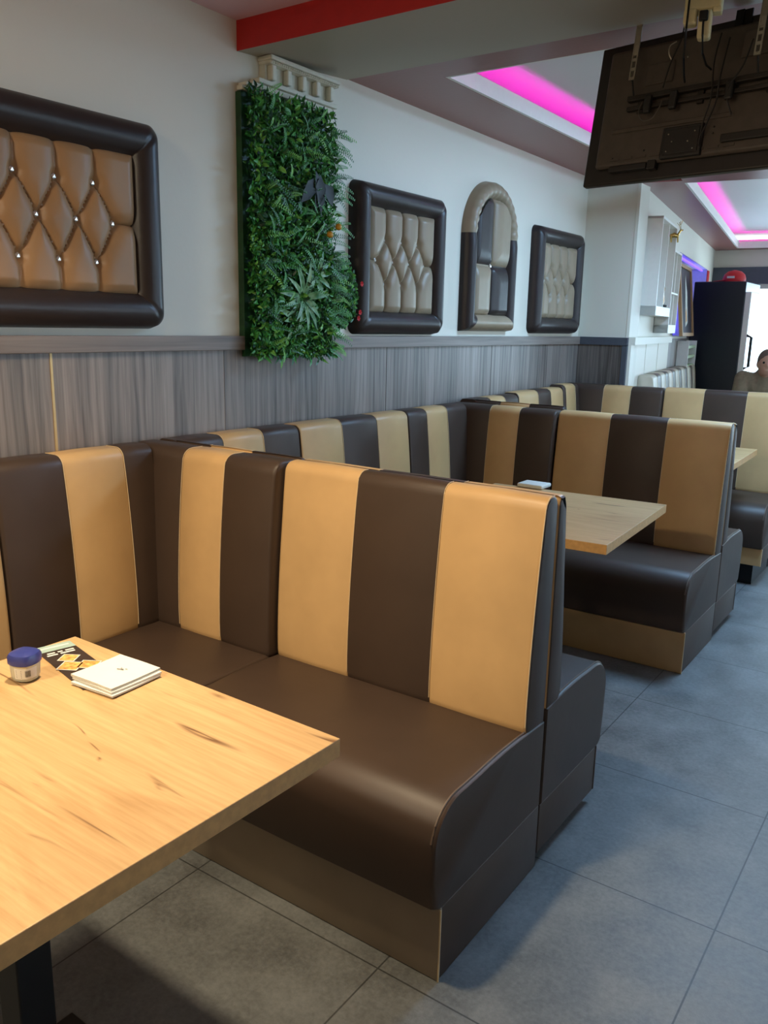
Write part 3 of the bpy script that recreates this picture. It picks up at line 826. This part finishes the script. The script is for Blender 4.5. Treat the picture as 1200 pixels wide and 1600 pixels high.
def greenery():
    ya, yb, za, zb = 2.345, 2.83, 1.30, 2.27
    r = thing('artificial_green_wall', 'tall panel of artificial green leaves and ferns hung on the wall', 'artificial plants', (WX, 2.62, 1.30))
    O = Vector((WX, 2.62, 1.30)); R3 = random.Random(3)
    bm = bmesh.new(); box(bm, (0.0, ya-2.62, 0.02), (0.028, yb-2.62, 0.96)); obj('backing_mat', bm, LEAF[3], r, smooth=False)
    U = R3.uniform
    bm = bmesh.new()
    for k in range(7500):
        y = U(ya+0.005, yb-0.005); z = U(za+0.02, zb)
        x = WX+0.035+U(0, 0.05)
        d = Vector((U(0.15, 1.0), U(-0.9, 0.9), U(-0.9, 0.9)))
        cl = sin(y*23)*sin(z*17+1.3)
        mi = 2 if R3.random() < 0.14+0.12*cl else (1 if R3.random() < 0.5 else (0 if R3.random() < 0.7 else 3))
        L = U(0.018, 0.036)
        add_leaf(bm, Vector((x, y, z))-O, d, Vector((1, U(-.5, .5), U(-.5, .5))), L, L*U(0.35, 0.6), mi)
    obj('small_leaves', bm, LEAF, r, smooth=False)
    bm = bmesh.new()
    for k in range(170):
        edge = R3.random() < 0.35
        y = U(ya+0.02, yb-0.02); z = U(za+0.04, zb-0.01)
        if edge: y = yb-0.02-U(0, 0.03)
        base = Vector((WX+0.06, y, z))
        d = Vector((U(0.15, 0.6), U(-0.8, 0.9), U(-0.7, 0.9)))
        if edge: d = Vector((U(0.1, 0.5), U(0.4, 1.0), U(-0.4, 0.5)))
        if y < ya+0.1: d.y = abs(d.y)
        d.normalize()
        L = U(0.07, 0.115); s = d.cross(Vector((1, 0, 0))).normalized(); mi = R3.choice((0, 1, 1, 2))
        n = 13
        for i in range(n):
            t = (i+1)/n; p = base+d*L*t+Vector((0.02*sin(t*2), 0, -0.02*t*t))
            ll = 0.022*(1-t*0.75)
            for sg in (1, -1): add_leaf(bm, p-O, s*sg+d*0.6, Vector((1, 0, 0)), ll, 0.006, mi, 0.1, 0.1)
    obj('fern_fronds', bm, LEAF, r, smooth=False)
    # rosette of long leaves low in the middle
    for cy, cz, n, L in ((2.62, 1.55, 17, 0.15), (2.70, 1.64, 11, 0.12), (2.56, 1.47, 9, 0.11)):
        bm = bmesh.new()
        for i in range(n):
            a = 2*pi*i/n+U(-0.15, 0.15); d = Vector((U(0.25, 0.7), cos(a), sin(a)))
            add_leaf(bm, Vector((WX+0.075, cy, cz))-O, d, Vector((1, 0, 0)), L*U(0.7, 1.05), 0.024, 0, 0.2, 0.25)
        obj('leaf_rosette', bm, M['bigleaf'], r, smooth=True)
    bm = bmesh.new()
    for k in range(90):
        y = U(ya+0.03, yb-0.02); z = U(1.31, 1.46)
        add_leaf(bm, Vector((WX+0.06, y, z))-O, Vector((U(.3, .8), U(-.7, .7), U(-1, .4))), Vector((1, 0, 0)), U(0.05, 0.085), 0.016, R3.choice((1, 1, 2, 0)))
    obj('grass_blades', bm, LEAF, r, smooth=False)
    # dark broad leaf high up
    bm = bmesh.new()
    for dy, dz, a, L in ((0.0, 0.10, -1.3, 0.16), (0.03, 0.09, -1.75, 0.14), (0.05, 0.06, -0.9, 0.10), (-0.01, 0.07, -2.2, 0.12)):
        add_leaf(bm, Vector((WX+0.115, 2.66+dy, 1.93+dz))-O, Vector((0.05, cos(a), sin(a))), Vector((1, 0, 0)), L, 0.06, 0, 0.15, 0.1)
    obj('dark_broad_leaf', bm, plain('near_black_leaf', (16, 24, 20), 0.6), r, label='blackish broad leaf')
    for y, z in ((2.745, 1.80), (2.80, 1.835)):
        bm = bmesh.new(); bmesh.ops.create_icosphere(bm, subdivisions=2, radius=0.014, matrix=Matrix.Translation(Vector((WX+0.12, y, z))-O)); obj('orange_berry', bm, plain('orange_fruit', (196, 140, 40), 0.4), r)
    # bushy sprig with red flowers on the right
    t = thing('artificial_flower_bush', 'small bushy artificial sprig with red flowers right of the green wall', 'artificial plant', (WX, 2.92, 1.57))
    O2 = Vector((WX, 2.92, 1.57))
    bm = bmesh.new()
    for k in range(1500):
        a = U(0, 2*pi); q = sqrt(U(0, 1)); y = 2.92+0.085*q*cos(a); z = 1.57+0.135*q*sin(a)
        x = WX+0.01+U(0, 0.10)*(1-q*0.5)
        d = Vector((U(0.1, 1), U(-.9, .9), U(-.9, .9))); L = U(0.014, 0.026)
        add_leaf(bm, Vector((x, y, z))-O2, d, Vector((1, 0, 0)), L, L*0.6, R3.choice((0, 1, 1, 2, 3)))
    obj('small_leaves', bm, LEAF, t, smooth=False)
    bm = bmesh.new(); tube(bm, [(0.01, -0.02, -0.12), (0.03, 0, 0), (0.03, 0.01, 0.1)], 0.003, 6); tube(bm, [(0.01, 0.02, -0.11), (0.04, 0.03, 0.02)], 0.002, 6); obj('stem', bm, LEAF[3], t)
    for y, z in ((2.985, 1.62), (2.975, 1.50), (2.965, 1.475)):
        bm = bmesh.new()
        for i in range(7):
            a = 2*pi*i/7; add_leaf(bm, Vector((WX+0.10, y, z))-O2, Vector((0.6, cos(a), sin(a))), Vector((1, 0, 0)), 0.014, 0.011, 0)
        obj('red_flower', bm, M['redc'], t)
greenery()

# ------------------------------------------------------------------ television seen from behind
def television():
    a = radians(9); tilt = radians(9.5)
    u = Vector((cos(a), -sin(a), 0)); hd = Vector((sin(a), cos(a), 0)); dn = -(hd*sin(tilt)+Vector((0, 0, cos(tilt))))
    nb = dn.cross(u).normalized()                          # points away from the viewer side or towards it
    if nb.y > 0: nb = -nb
    TLc = Vector((-1.251, 3.10, 2.422))
    mt = Matrix(((u.x, dn.x, nb.x, TLc.x), (u.y, dn.y, nb.y, TLc.y), (u.z, dn.z, nb.z, TLc.z), (0, 0, 0, 1)))
    r = thing('television', 'large black flat television seen from behind, hanging from the ceiling', 'television')
    r.matrix_world = mt                                    # local x right, y down, z towards the viewer
    Wt, Ht = 0.84, 0.478
    bm = bmesh.new(); box(bm, (0, 0, -0.028), (Wt, Ht, 0.0), 0, 0.006); obj('bezel', bm, M['tv'], r, smooth=False)
    bm = bmesh.new(); box(bm, (0.012, 0.012, -0.030), (Wt-0.012, Ht-0.02, -0.0275)); obj('screen', bm, plain('black_screen', (8, 8, 10), 0.1), r, smooth=False)
    bm = bmesh.new()
    vs = box(bm, (0.05, 0.03, -0.002), (Wt-0.05, Ht-0.05, 0.022), 0, 0.012)
    box(bm, (0.10, 0.30, 0.0), (0.52, 0.315, 0.026), 0, 0.003)
    box(bm, (0.20, 0.10, 0.02), (0.30, 0.17, 0.028), 0, 0.004); box(bm, (0.52, 0.06, 0.02), (0.66, 0.14, 0.030), 0, 0.004)
    for k in range(9): box(bm, (0.11+0.05*k, 0.40, 0.015), (0.145+0.05*k, 0.408, 0.0255), 0)
    sh = obj('back_shell', bm, M['tv2'], r, smooth=False)
    bm = bmesh.new(); box(bm, (0.155, 0.205, 0.03), (0.70, 0.222, 0.05), 0, 0.002); box(bm, (0.155, 0.238, 0.03), (0.70, 0.252, 0.045), 0, 0.002)
    for x in (0.19, 0.40, 0.62): box(bm, (x, 0.20, 0.02), (x+0.02, 0.26, 0.034))
    obj('mounting_rail', bm, plain('dark_steel', (58, 52, 48), 0.4, 0.5), r, smooth=False)
    bm = bmesh.new(); box(bm, (0.30, 0.325, 0.018), (0.44, 0.425, 0.036), 0, 0.004); box(bm, (0.31, 0.335, 0.036), (0.43, 0.415, 0.039), 0, 0.002)
    cv = obj('connector_cover', bm, M['tv'], r, smooth=False)
    for x, y in ((0.325, 0.35), (0.415, 0.35), (0.325, 0.405), (0.415, 0.405), (0.34, 0.375), (0.395, 0.38)):
        bm = bmesh.new(); bmesh.ops.create_icosphere(bm, subdivisions=1, radius=0.0028, matrix=Matrix.Translation((x, y, 0.040))); obj('screw', bm, M['steel'], cv)
    for lo, hi, nm in (((0.11, 0.425, 0.0), (0.25, 0.445, 0.024), 'speaker_grille'), ((0.255, 0.42, 0.0), (0.285, 0.45, 0.027), 'stand_mount'), ((0.50, 0.37, 0.018), (0.66, 0.395, 0.034), 'speaker_grille')):
        bm = bmesh.new(); box(bm, lo, hi, 0, 0.003); obj(nm, bm, M['tv'], r, smooth=False)
    for x in (0.225, 0.315, 0.50):
        bm = bmesh.new(); box(bm, (x, 0.215, 0.045), (x+0.026, 0.275, 0.062), 0, 0.006); obj('clamp', bm, M['tv'], r, smooth=False)
    for x, y in ((0.14, 0.13), (0.12, 0.40), (0.235, 0.385), (0.34, 0.10), (0.47, 0.34), (0.47, 0.36)):
        bm = bmesh.new(); bmesh.ops.create_icosphere(bm, subdivisions=1, radius=0.0035, matrix=Matrix.Translation((x, y, 0.024))); obj('screw', bm, M['steel'] if y < 0.2 else M['tv'], r)
    def cable(pts, rad=0.0028, m=None):
        # smooth through points
        P = [Vector(p) for p in pts]; out = []
        for i in range(len(P)-1):
            p0 = P[max(0, i-1)]; p1 = P[i]; p2 = P[i+1]; p3 = P[min(len(P)-1, i+2)]
            for k in range(8):
                t = k/8; out.append(0.5*((2*p1)+(p2-p0)*t+(2*p0-5*p1+4*p2-p3)*t*t+(3*p1-p0-3*p2+p3)*t**3))
        out.append(P[-1]); bm = bmesh.new(); tube(bm, out, rad, 6); obj('cable', bm, m or M['tv'], r)
    cable([(0.215, 0.235, 0.05), (0.213, 0.27, 0.06), (0.235, 0.30, 0.062), (0.268, 0.295, 0.06), (0.285, 0.26, 0.055), (0.287, 0.235, 0.05)], 0.0022, plain('grey_cable', (90, 82, 74), 0.5))
    cable([(0.455, 0.06, 0.05), (0.45, 0.15, 0.058), (0.46, 0.26, 0.06), (0.44, 0.33, 0.045), (0.435, 0.40, 0.04)])
    cable([(0.485, 0.08, 0.05), (0.48, 0.2, 0.062), (0.475, 0.28, 0.055), (0.44, 0.37, 0.045)])
    cable([(0.56, 0.10, 0.05), (0.55, 0.18, 0.065), (0.51, 0.25, 0.06), (0.53, 0.32, 0.05)])
    cable([(0.33, 0.0, 0.06), (0.325, 0.06, 0.06), (0.30, 0.12, 0.055), (0.285, 0.20, 0.055)])
    cable([(0.30, 0.05, 0.04), (0.285, 0.065, 0.05), (0.285, 0.09, 0.05), (0.295, 0.11, 0.04)], 0.002, M['steel'])
    # hanging straps
    for k, (ux, m) in enumerate(((0.177, M['steel']), (0.592, M['steel']))):
        bm = bmesh.new()
        top = 0.0 if k else -0.005
        n = 9
        box(bm, (ux-0.0105, top-0.02, 0.075), (ux-0.006, 0.165, 0.079)); box(bm, (ux+0.006, top-0.02, 0.075), (ux+0.0105, 0.165, 0.079))
        for y in (-0.02, 0.012, 0.04, 0.07, 0.095, 0.125, 0.155): box(bm, (ux-0.0105, y, 0.075), (ux+0.0105, y+0.010, 0.079))
        box(bm, (ux-0.0105, -0.02, 0.075), (ux+0.0105, 0.085, 0.0775))
        bk = obj('hanging_strap', bm, m, r, smooth=False, label='pale perforated steel strap')
        bm = bmesh.new(); tube(bm, [(ux, 0.155, 0.077), (ux, 0.21, 0.045)], 0.0035, 6); obj('bolt', bm, M['black'], bk)
    bm = bmesh.new(); box(bm, (0.475, -0.02, 0.0), (0.50, 0.03, 0.012)); box(bm, (0.50, -0.02, 0.0), (0.525, 0.03, 0.006)); obj('ceiling_bracket', bm, M['black'], r, smooth=False)
television()
def adaptor():
    z0 = 2.42
    r = thing('plug_adaptor', 'cream multi-plug adaptor with plugs under the ceiling beam', 'plug adaptor', (-0.82, 2.78, z0), 0.2)
    bm = bmesh.new(); box(bm, (-0.05, -0.03, -0.045), (0.055, 0.03, 0.0), 0, 0.008); obj('socket', bm, M['ivory'], r, smooth=False)
    bm = bmesh.new(); box(bm, (-0.05, -0.045, -0.085), (-0.012, 0.0, -0.040), 0, 0.008); obj('plug', bm, M['ivory'], r, smooth=False)
    bm = bmesh.new(); box(bm, (-0.008, -0.04, -0.125), (0.030, 0.0, -0.045), 0, 0.008); obj('plug', bm, M['ivory'], r, smooth=False)
    bm = bmesh.new(); box(bm, (0.030, -0.035, -0.055), (0.055, 0.01, -0.04), 0, 0.004); obj('plug', bm, M['ivory'], r, smooth=False)
    bm = bmesh.new(); box(bm, (-0.005, -0.052, -0.080), (0.020, -0.036, -0.052), 0, 0.004); obj('plug', bm, M['black'], r, smooth=False, label='black plug')
    for p in ([(0.008, -0.05, -0.08), (0.010, -0.055, -0.12), (0.012, -0.02, -0.16), (0.02, 0.05, -0.175), (0.03, 0.12, -0.17)], [(-0.035, -0.055, 0.0), (-0.037, -0.058, -0.10), (-0.04, -0.03, -0.17), (-0.042, 0.05, -0.20), (-0.045, 0.12, -0.20)]):
        bm = bmesh.new(); tube(bm, p, 0.0032, 7); obj('cable', bm, M['black'], r)
adaptor()

# ------------------------------------------------------------------ things at the far end
def W2(s, off, z): return P0+DR*s+NN*off+Vector((0, 0, z))
def display_box(label, s0, s1, d, z0, z1, shelves, divs):
    p = W2(s0, 0, z0); r = thing('display_cabinet', label, 'cabinet', p, A2, None)
    w, h, t = s1-s0, z1-z0, 0.016
    bm = bmesh.new()
    box(bm, (0.002, 0, 0), (0.008, w, h)); box(bm, (0.002, 0, 0), (d, t, h)); box(bm, (0.002, w-t, 0), (d, w, h)); box(bm, (0.002, 0, h-t), (d, w, h)); box(bm, (0.002, 0, 0), (d, w, t*4))
    obj('carcass', bm, M['white'], r, smooth=False)
    for z in shelves:
        bm = bmesh.new(); box(bm, (0.008, t, z), (d-0.005, w-t, z+0.012)); obj('shelf', bm, M['white'], r, smooth=False)
    for y in divs:
        bm = bmesh.new(); box(bm, (0.008, y, 0.06), (d-0.005, y+0.012, h-t)); obj('divider', bm, M['white'], r, smooth=False)
display_box('white open display box, the taller one nearer the pillar', 0.28, 0.98, 0.115, 1.553, 2.215, (), (0.34,))
display_box('white open display box, the lower one beside the violet recess', 0.985, 1.42, 0.11, 1.43, 2.055, (0.3,), (0.2,))
def lantern():
    p = W2(0.78, 0.075, 1.619); r = thing('tea_light_holder', 'small dark tea light holder with amber glass in the nearer display box', 'candle holder', p)
    bm = bmesh.new(); lathe(bm, [(0.03, 0), (0.045, 0.006), (0.045, 0.016), (0.03, 0.02)], n=16); obj('dish', bm, M['black'], r)
    bm = bmesh.new(); lathe(bm, [(0.016, 0.02), (0.022, 0.05), (0.014, 0.10), (0.020, 0.14), (0.010, 0.165)], n=16); obj('amber_glass', bm, plain('amber_glass', (186, 140, 90), 0.2, 0.3), r)
lantern()
def ornament():
    p = W2(0.93, 0.10, 2.10); r = thing('gold_ornament', 'small gold ornament standing on the lower display box', 'ornament', p, 0.6); r.scale = (0.55, 0.55, 0.62)
    bm = bmesh.new()
    tube(bm, [(-0.05, 0, 0.07), (0, 0, 0.085), (0.06, 0, 0.075)], [0.022, 0.03, 0.02], 10)
    for x in (-0.04, 0.05):
        for y in (-0.015, 0.015): tube(bm, [(x, y, 0.075), (x+0.01, y, 0.0)], [0.010, 0.005], 6)
    tube(bm, [(0.05, 0, 0.08), (0.085, 0, 0.14), (0.12, 0, 0.145)], [0.016, 0.013, 0.007], 8)
    obj('body', bm, M['gold'], r)
    bm = bmesh.new()
    for s in (-1, 1):
        tube(bm, [(0.085, 0.01*s, 0.15), (0.07, 0.03*s, 0.20), (0.09, 0.04*s, 0.25)], 0.004, 6); tube(bm, [(0.07, 0.03*s, 0.20), (0.04, 0.04*s, 0.23)], 0.003, 6)
    obj('antlers', bm, M['gold'], r)
ornament()
def picture():
    p = W2(1.98, 0.075, 1.402); r = thing('leaning_picture', 'dark framed picture with an orange mark leaning in the violet recess', 'picture', p, A2)
    rt = Matrix.Rotation(radians(-7), 3, 'Y')
    def tb(lo, hi, m, nm, par=r):
        bm = bmesh.new(); box(bm, lo, hi, rot=rt); return obj(nm, bm, m, par, smooth=False)
    tb((0, 0, 0), (0.015, 0.8, 0.62), plain('dark_print', (40, 30, 44), 0.4), 'canvas')
    bm = bmesh.new(); box(bm, (0, -0.02, 0), (0.03, 0.02, 0.62), rot=rt); box(bm, (0, 0.78, 0), (0.03, 0.82, 0.62), rot=rt); box(bm, (0, 0, 0), (0.03, 0.8, 0.03), rot=rt); box(bm, (0, 0, 0.60), (0.03, 0.8, 0.63), rot=rt)
    obj('picture_frame', bm, plain('wooden_frame', (170, 130, 90), 0.5), r, smooth=False)
    bm = bmesh.new()
    vs = [bm.verts.new(rt @ Vector((0.016, y, z))) for y, z in ((0.30, 0.08), (0.48, 0.12), (0.52, 0.40), (0.42, 0.55), (0.36, 0.30))]; bm.faces.new(vs)
    vs = [bm.verts.new(rt @ Vector((0.0165, y, z))) for y, z in ((0.34, 0.12), (0.44, 0.14), (0.42, 0.26), (0.36, 0.22))]; f = bm.faces.new(vs); f.material_index = 1
    obj('picture_motif', bm, [M['paper'], M['food']], r, smooth=False)
picture()
def red_post():
    bm = bmesh.new(); box(bm, (-0.02, 4.40, 1.40), (0.012, 4.56, 2.12), 0, 0.004)
    o = struct('trim_12', wframe(bm), M['redc'])
red_post()
def shelf_rack():
    p = W2(2.35, 0.02, 0.9); r = thing('slatted_shelf', 'pale green slatted shelf on the wall under the violet recess', 'shelf', p, A2)
    bm = bmesh.new(); box(bm, (0, 0.62, 0), (0.1, 0.64, 0.46)); obj('side_panel', bm, M['white'], r, smooth=False)
    bm = bmesh.new(); box(bm, (0, 0, 0), (0.1, 0.02, 0.46)); obj('side_panel', bm, M['white'], r, smooth=False)
    for k in range(5):
        bm = bmesh.new(); box(bm, (0, 0.02, 0.03+0.09*k), (0.09, 0.62, 0.055+0.09*k)); obj('slat', bm, M['greenwood'], r, smooth=False)
shelf_rack()
def cooler():
    x0, x1, y0, y1, h = -2.42, -1.93, 8.78, 9.40, 1.93
    c = ((x0+x1)/2, (y0+y1)/2)
    r = thing('drinks_cooler', 'tall black drinks cooler with bright glass door beside the far window', 'cooler', (c[0], c[1], 0))
    bm = bmesh.new(); box(bm, (x0-c[0], y0-c[1], 0.05), (x1-c[0], y1-c[1], h), 0, 0.01); obj('cabinet', bm, M['fridge'], r, smooth=False)
    bm = bmesh.new(); box(bm, (x1-c[0], y0-c[1]+0.002, 0.12), (x1-c[0]+0.055, y1-c[1], h-0.10), 0, 0.006); d = obj('door', bm, M['white'], r, smooth=False)
    bm = bmesh.new(); box(bm, (x1-c[0]+0.052, y0-c[1]+0.05, 0.2), (x1-c[0]+0.060, y1-c[1]-0.05, h-0.18)); obj('glass', bm, M['doorglow'], d, smooth=False)
    bm = bmesh.new(); X = x1-c[0]
    tube(bm, [(X+0.05, y0-c[1]+0.02, 1.42), (X+0.10, y0-c[1]-0.005, 1.40), (X+0.10, y0-c[1]-0.005, 1.12), (X+0.05, y0-c[1]+0.02, 1.10)], 0.014, 8); obj('handle', bm, M['black'], d)
    for x in (-0.2, 0.2):
        for y in (-0.25, 0.25): bm = bmesh.new(); lathe(bm, [(0.02, 0), (0.02, 0.055)], (x, y), 10); obj('foot', bm, M['black'], r)
    # cap on top
    k = thing('baseball_cap', 'red cap lying on top of the tall black cooler', 'cap', (-2.08, 8.92, h+0.001), radians(175))
    bm = bmesh.new(); lathe(bm, [(0.105, 0), (0.108, 0.03), (0.095, 0.07), (0.06, 0.10), (0.01, 0.112)], n=24); obj('crown', bm, M['redc'], k)
    bm = bmesh.new(); n = 12; g = []
    for i in range(n+1):
        a = -1.1+2.2*i/n; g.append([bm.verts.new((0.10*cos(a), 0.10*sin(a), 0.012)), bm.verts.new((0.10*cos(a)+0.10*cos(a*0.7), 0.11*sin(a), 0.004)), bm.verts.new((0.10*cos(a)+0.10*cos(a*0.7), 0.11*sin(a), 0.009)), bm.verts.new((0.10*cos(a), 0.10*sin(a), 0.018))])
    for i in range(n):
        for q in range(4): bm.faces.new((g[i][q], g[i][(q+1) % 4], g[i+1][(q+1) % 4], g[i+1][q]))
    bm.faces.new(g[0]); bm.faces.new(g[-1]); obj('brim', bm, M['redc'], k)
    bm = bmesh.new(); box(bm, (-0.035, 0.103, 0.03), (0.035, 0.110, 0.05)); obj('badge', bm, M['paper'], k, smooth=False)
cooler()

def person():
    px, py = -1.63, 8.53
    r = thing('person', 'person in a beige jacket seated by the far window at the right edge', 'person', (px, py, 0), radians(-75))
    def skinmesh(name, nodes, edges, mat, parts=(), voxel=0.012):
        bm = bmesh.new()
        def ell(c, rad, seg=14):
            nv = seg-4; top = bm.verts.new((c[0], c[1], c[2]+rad[2])); bot = bm.verts.new((c[0], c[1], c[2]-rad[2])); rg = []
            for i in range(1, nv):
                th = pi*i/nv; rg.append([bm.verts.new((c[0]+rad[0]*sin(th)*cos(2*pi*k/seg), c[1]+rad[1]*sin(th)*sin(2*pi*k/seg), c[2]+rad[2]*cos(th))) for k in range(seg)])
            for k in range(seg):
                q = (k+1) % seg; bm.faces.new((top, rg[0][k], rg[0][q])); bm.faces.new((bot, rg[-1][q], rg[-1][k]))
                for A_, B_ in zip(rg, rg[1:]): bm.faces.new((A_[k], B_[k], B_[q], A_[q]))
        def r3(v):      # (half depth, half width)
            return (v[1], v[1]) if not isinstance(v[1], tuple) else v[1]
        for a, b in edges:
            pa, pb = Vector(nodes[a][0]), Vector(nodes[b][0]); ra, rb = r3(nodes[a]), r3(nodes[b])
            n = max(2, int((pb-pa).length/(0.5*min(ra+rb)))+1)
            for k in range(n+1):
                t = k/n; dx = ra[0]*(1-t)+rb[0]*t; wy = ra[1]*(1-t)+rb[1]*t
                ell(pa.lerp(pb, t), (dx, wy, min(dx, wy)))
        for c, rad, n in parts: ell(c, rad, 20)
        me3 = bpy.data.meshes.new(name); bm.to_mesh(me3); bm.free()
        o3 = bpy.data.objects.new(name, me3); COL.objects.link(o3)
        rm = o3.modifiers.new('r', 'REMESH'); rm.mode = 'VOXEL'; rm.voxel_size = voxel
        sm = o3.modifiers.new('m', 'SMOOTH'); sm.iterations = 3; sm.factor = 0.5
        dg = bpy.context.evaluated_depsgraph_get(); m4 = bpy.data.meshes.new_from_object(o3.evaluated_get(dg))
        bpy.data.objects.remove(o3)
        for p in m4.polygons: p.use_smooth = True
        m4.materials.clear(); m4.materials.append(mat)
        f = bpy.data.objects.new(name, m4); COL.objects.link(f); f.parent = r; return f
    # faces local +x (forward); sits with the seat at 0.45
    nodes = {'pel': ((0, 0, 0.54), (0.10, 0.16)), 'wai': ((0.01, 0, 0.70), (0.095, 0.14)), 'che': ((0.0, 0, 0.93), (0.11, 0.165)), 'nek': ((0.06, 0, 1.06), 0.058), 'hed': ((0.13, 0, 1.15), 0.06)}
    E = [('pel', 'wai'), ('wai', 'che'), ('che', 'nek'), ('nek', 'hed')]
    for s, n in ((1, 'l'), (-1, 'r')):
        nodes.update({n+'sh': ((0.02, 0.18*s, 1.02), 0.062), n+'el': ((0.16, 0.24*s, 0.68), 0.042), n+'wr': ((0.36, 0.12*s, 0.78), 0.027), n+'ha': ((0.41, 0.09*s, 0.79), (0.03, 0.034)),
                      n+'hi': ((0.02, 0.10*s, 0.50), 0.09), n+'kn': ((0.42, 0.13*s, 0.50), 0.062), n+'an': ((0.40, 0.13*s, 0.09), 0.040), n+'to': ((0.54, 0.14*s, 0.035), 0.035)})
        E += [('che', n+'sh'), (n+'sh', n+'el'), (n+'el', n+'wr'), (n+'wr', n+'ha'), ('pel', n+'hi'), (n+'hi', n+'kn'), (n+'kn', n+'an'), (n+'an', n+'to')]
    hx = 0.155; hz = 1.175
    parts = [((hx, 0, hz), (0.095, 0.075, 0.115), 0), ((hx+0.035, 0, hz-0.05), (0.06, 0.055, 0.065), 0), ((hx+0.10, 0, hz-0.02), (0.018, 0.014, 0.022), 0), ((hx, 0.075, hz-0.01), (0.018, 0.012, 0.03), 0), ((hx, -0.075, hz-0.01), (0.018, 0.012, 0.03), 0), ((hx+0.085, 0, hz-0.065), (0.014, 0.026, 0.009), 0)]
    for s in (1, -1):
        for i, (dy, L) in enumerate(((-0.024, 0.07), (-0.008, 0.08), (0.008, 0.075), (0.023, 0.06))):
            for q in range(3): parts.append(((0.445+L*0.3*(q+0.5), (0.09+dy)*s, 0.79-0.008*q*q), (L*0.2, 0.0085, 0.009), 0))
        for q in range(2): parts.append(((0.425+0.02*q, (0.09-0.036-0.008*q)*s, 0.785), (0.018, 0.010, 0.010), 0))
    skinmesh('body', nodes, E, M['skin'], parts, 0.007)
    for sy in (0.03, -0.03):
        bm = bmesh.new(); bmesh.ops.create_icosphere(bm, subdivisions=2, radius=0.011, matrix=Matrix.Translation((hx+0.083, sy, hz+0.008))); obj('eye', bm, M['black'], r)
    jn = {k: ((v[0]), (tuple(q+0.016 for q in v[1]) if isinstance(v[1], tuple) else v[1]+0.016)) for k, v in nodes.items() if k in ('pel', 'wai', 'che', 'lsh', 'lel', 'lwr', 'rsh', 'rel', 'rwr')}
    jn['col'] = ((0.05, 0, 1.07), 0.075)
    JE = [e for e in E if e[0] in jn and e[1] in jn]+[('che', 'col')]
    skinmesh('jacket', jn, JE, M['jacket'], (), 0.012)
    tn = {k: ((v[0]), (tuple(q+0.010 for q in v[1]) if isinstance(v[1], tuple) else v[1]+0.012)) for k, v in nodes.items() if k in ('pel', 'lhi', 'lkn', 'lan', 'rhi', 'rkn', 'ran')}
    skinmesh('trousers', tn, [e for e in E if e[0] in tn and e[1] in tn], M['header'], (), 0.012)
    bm = bmesh.new(); bmesh.ops.create_uvsphere(bm, u_segments=24, v_segments=16, radius=1, matrix=Matrix.Translation((hx-0.012, 0, hz+0.018)) @ Matrix.Diagonal((0.098, 0.081, 0.110, 1)))
    bmesh.ops.bisect_plane(bm, geom=bm.verts[:]+bm.edges[:]+bm.faces[:], plane_co=(hx+0.05, 0, hz+0.03), plane_no=(0.75, 0, -0.66), clear_outer=True)
    bm.normal_update(); obj('hair', bm, M['hair'], r)
    c = thing('cafe_chair', 'dark chair under the person in the beige jacket', 'chair', (px, py, 0), radians(-75))
    bm = bmesh.new(); box(bm, (-0.20, -0.21, 0.40), (0.24, 0.21, 0.435), 0, 0.01); obj('seat', bm, M['black'], c)
    bm = bmesh.new(); box(bm, (-0.23, -0.20, 0.55), (-0.205, 0.20, 0.85), 0, 0.01); obj('backrest', bm, M['black'], c)
    for x in (-0.215, 0.21):
        for y in (-0.18, 0.18):
            bm = bmesh.new(); tube(bm, [(x, y, 0.0), (x, y, 0.41 if x > 0 else 0.84)], 0.012, 8); obj('leg', bm, M['black'], c)
person()
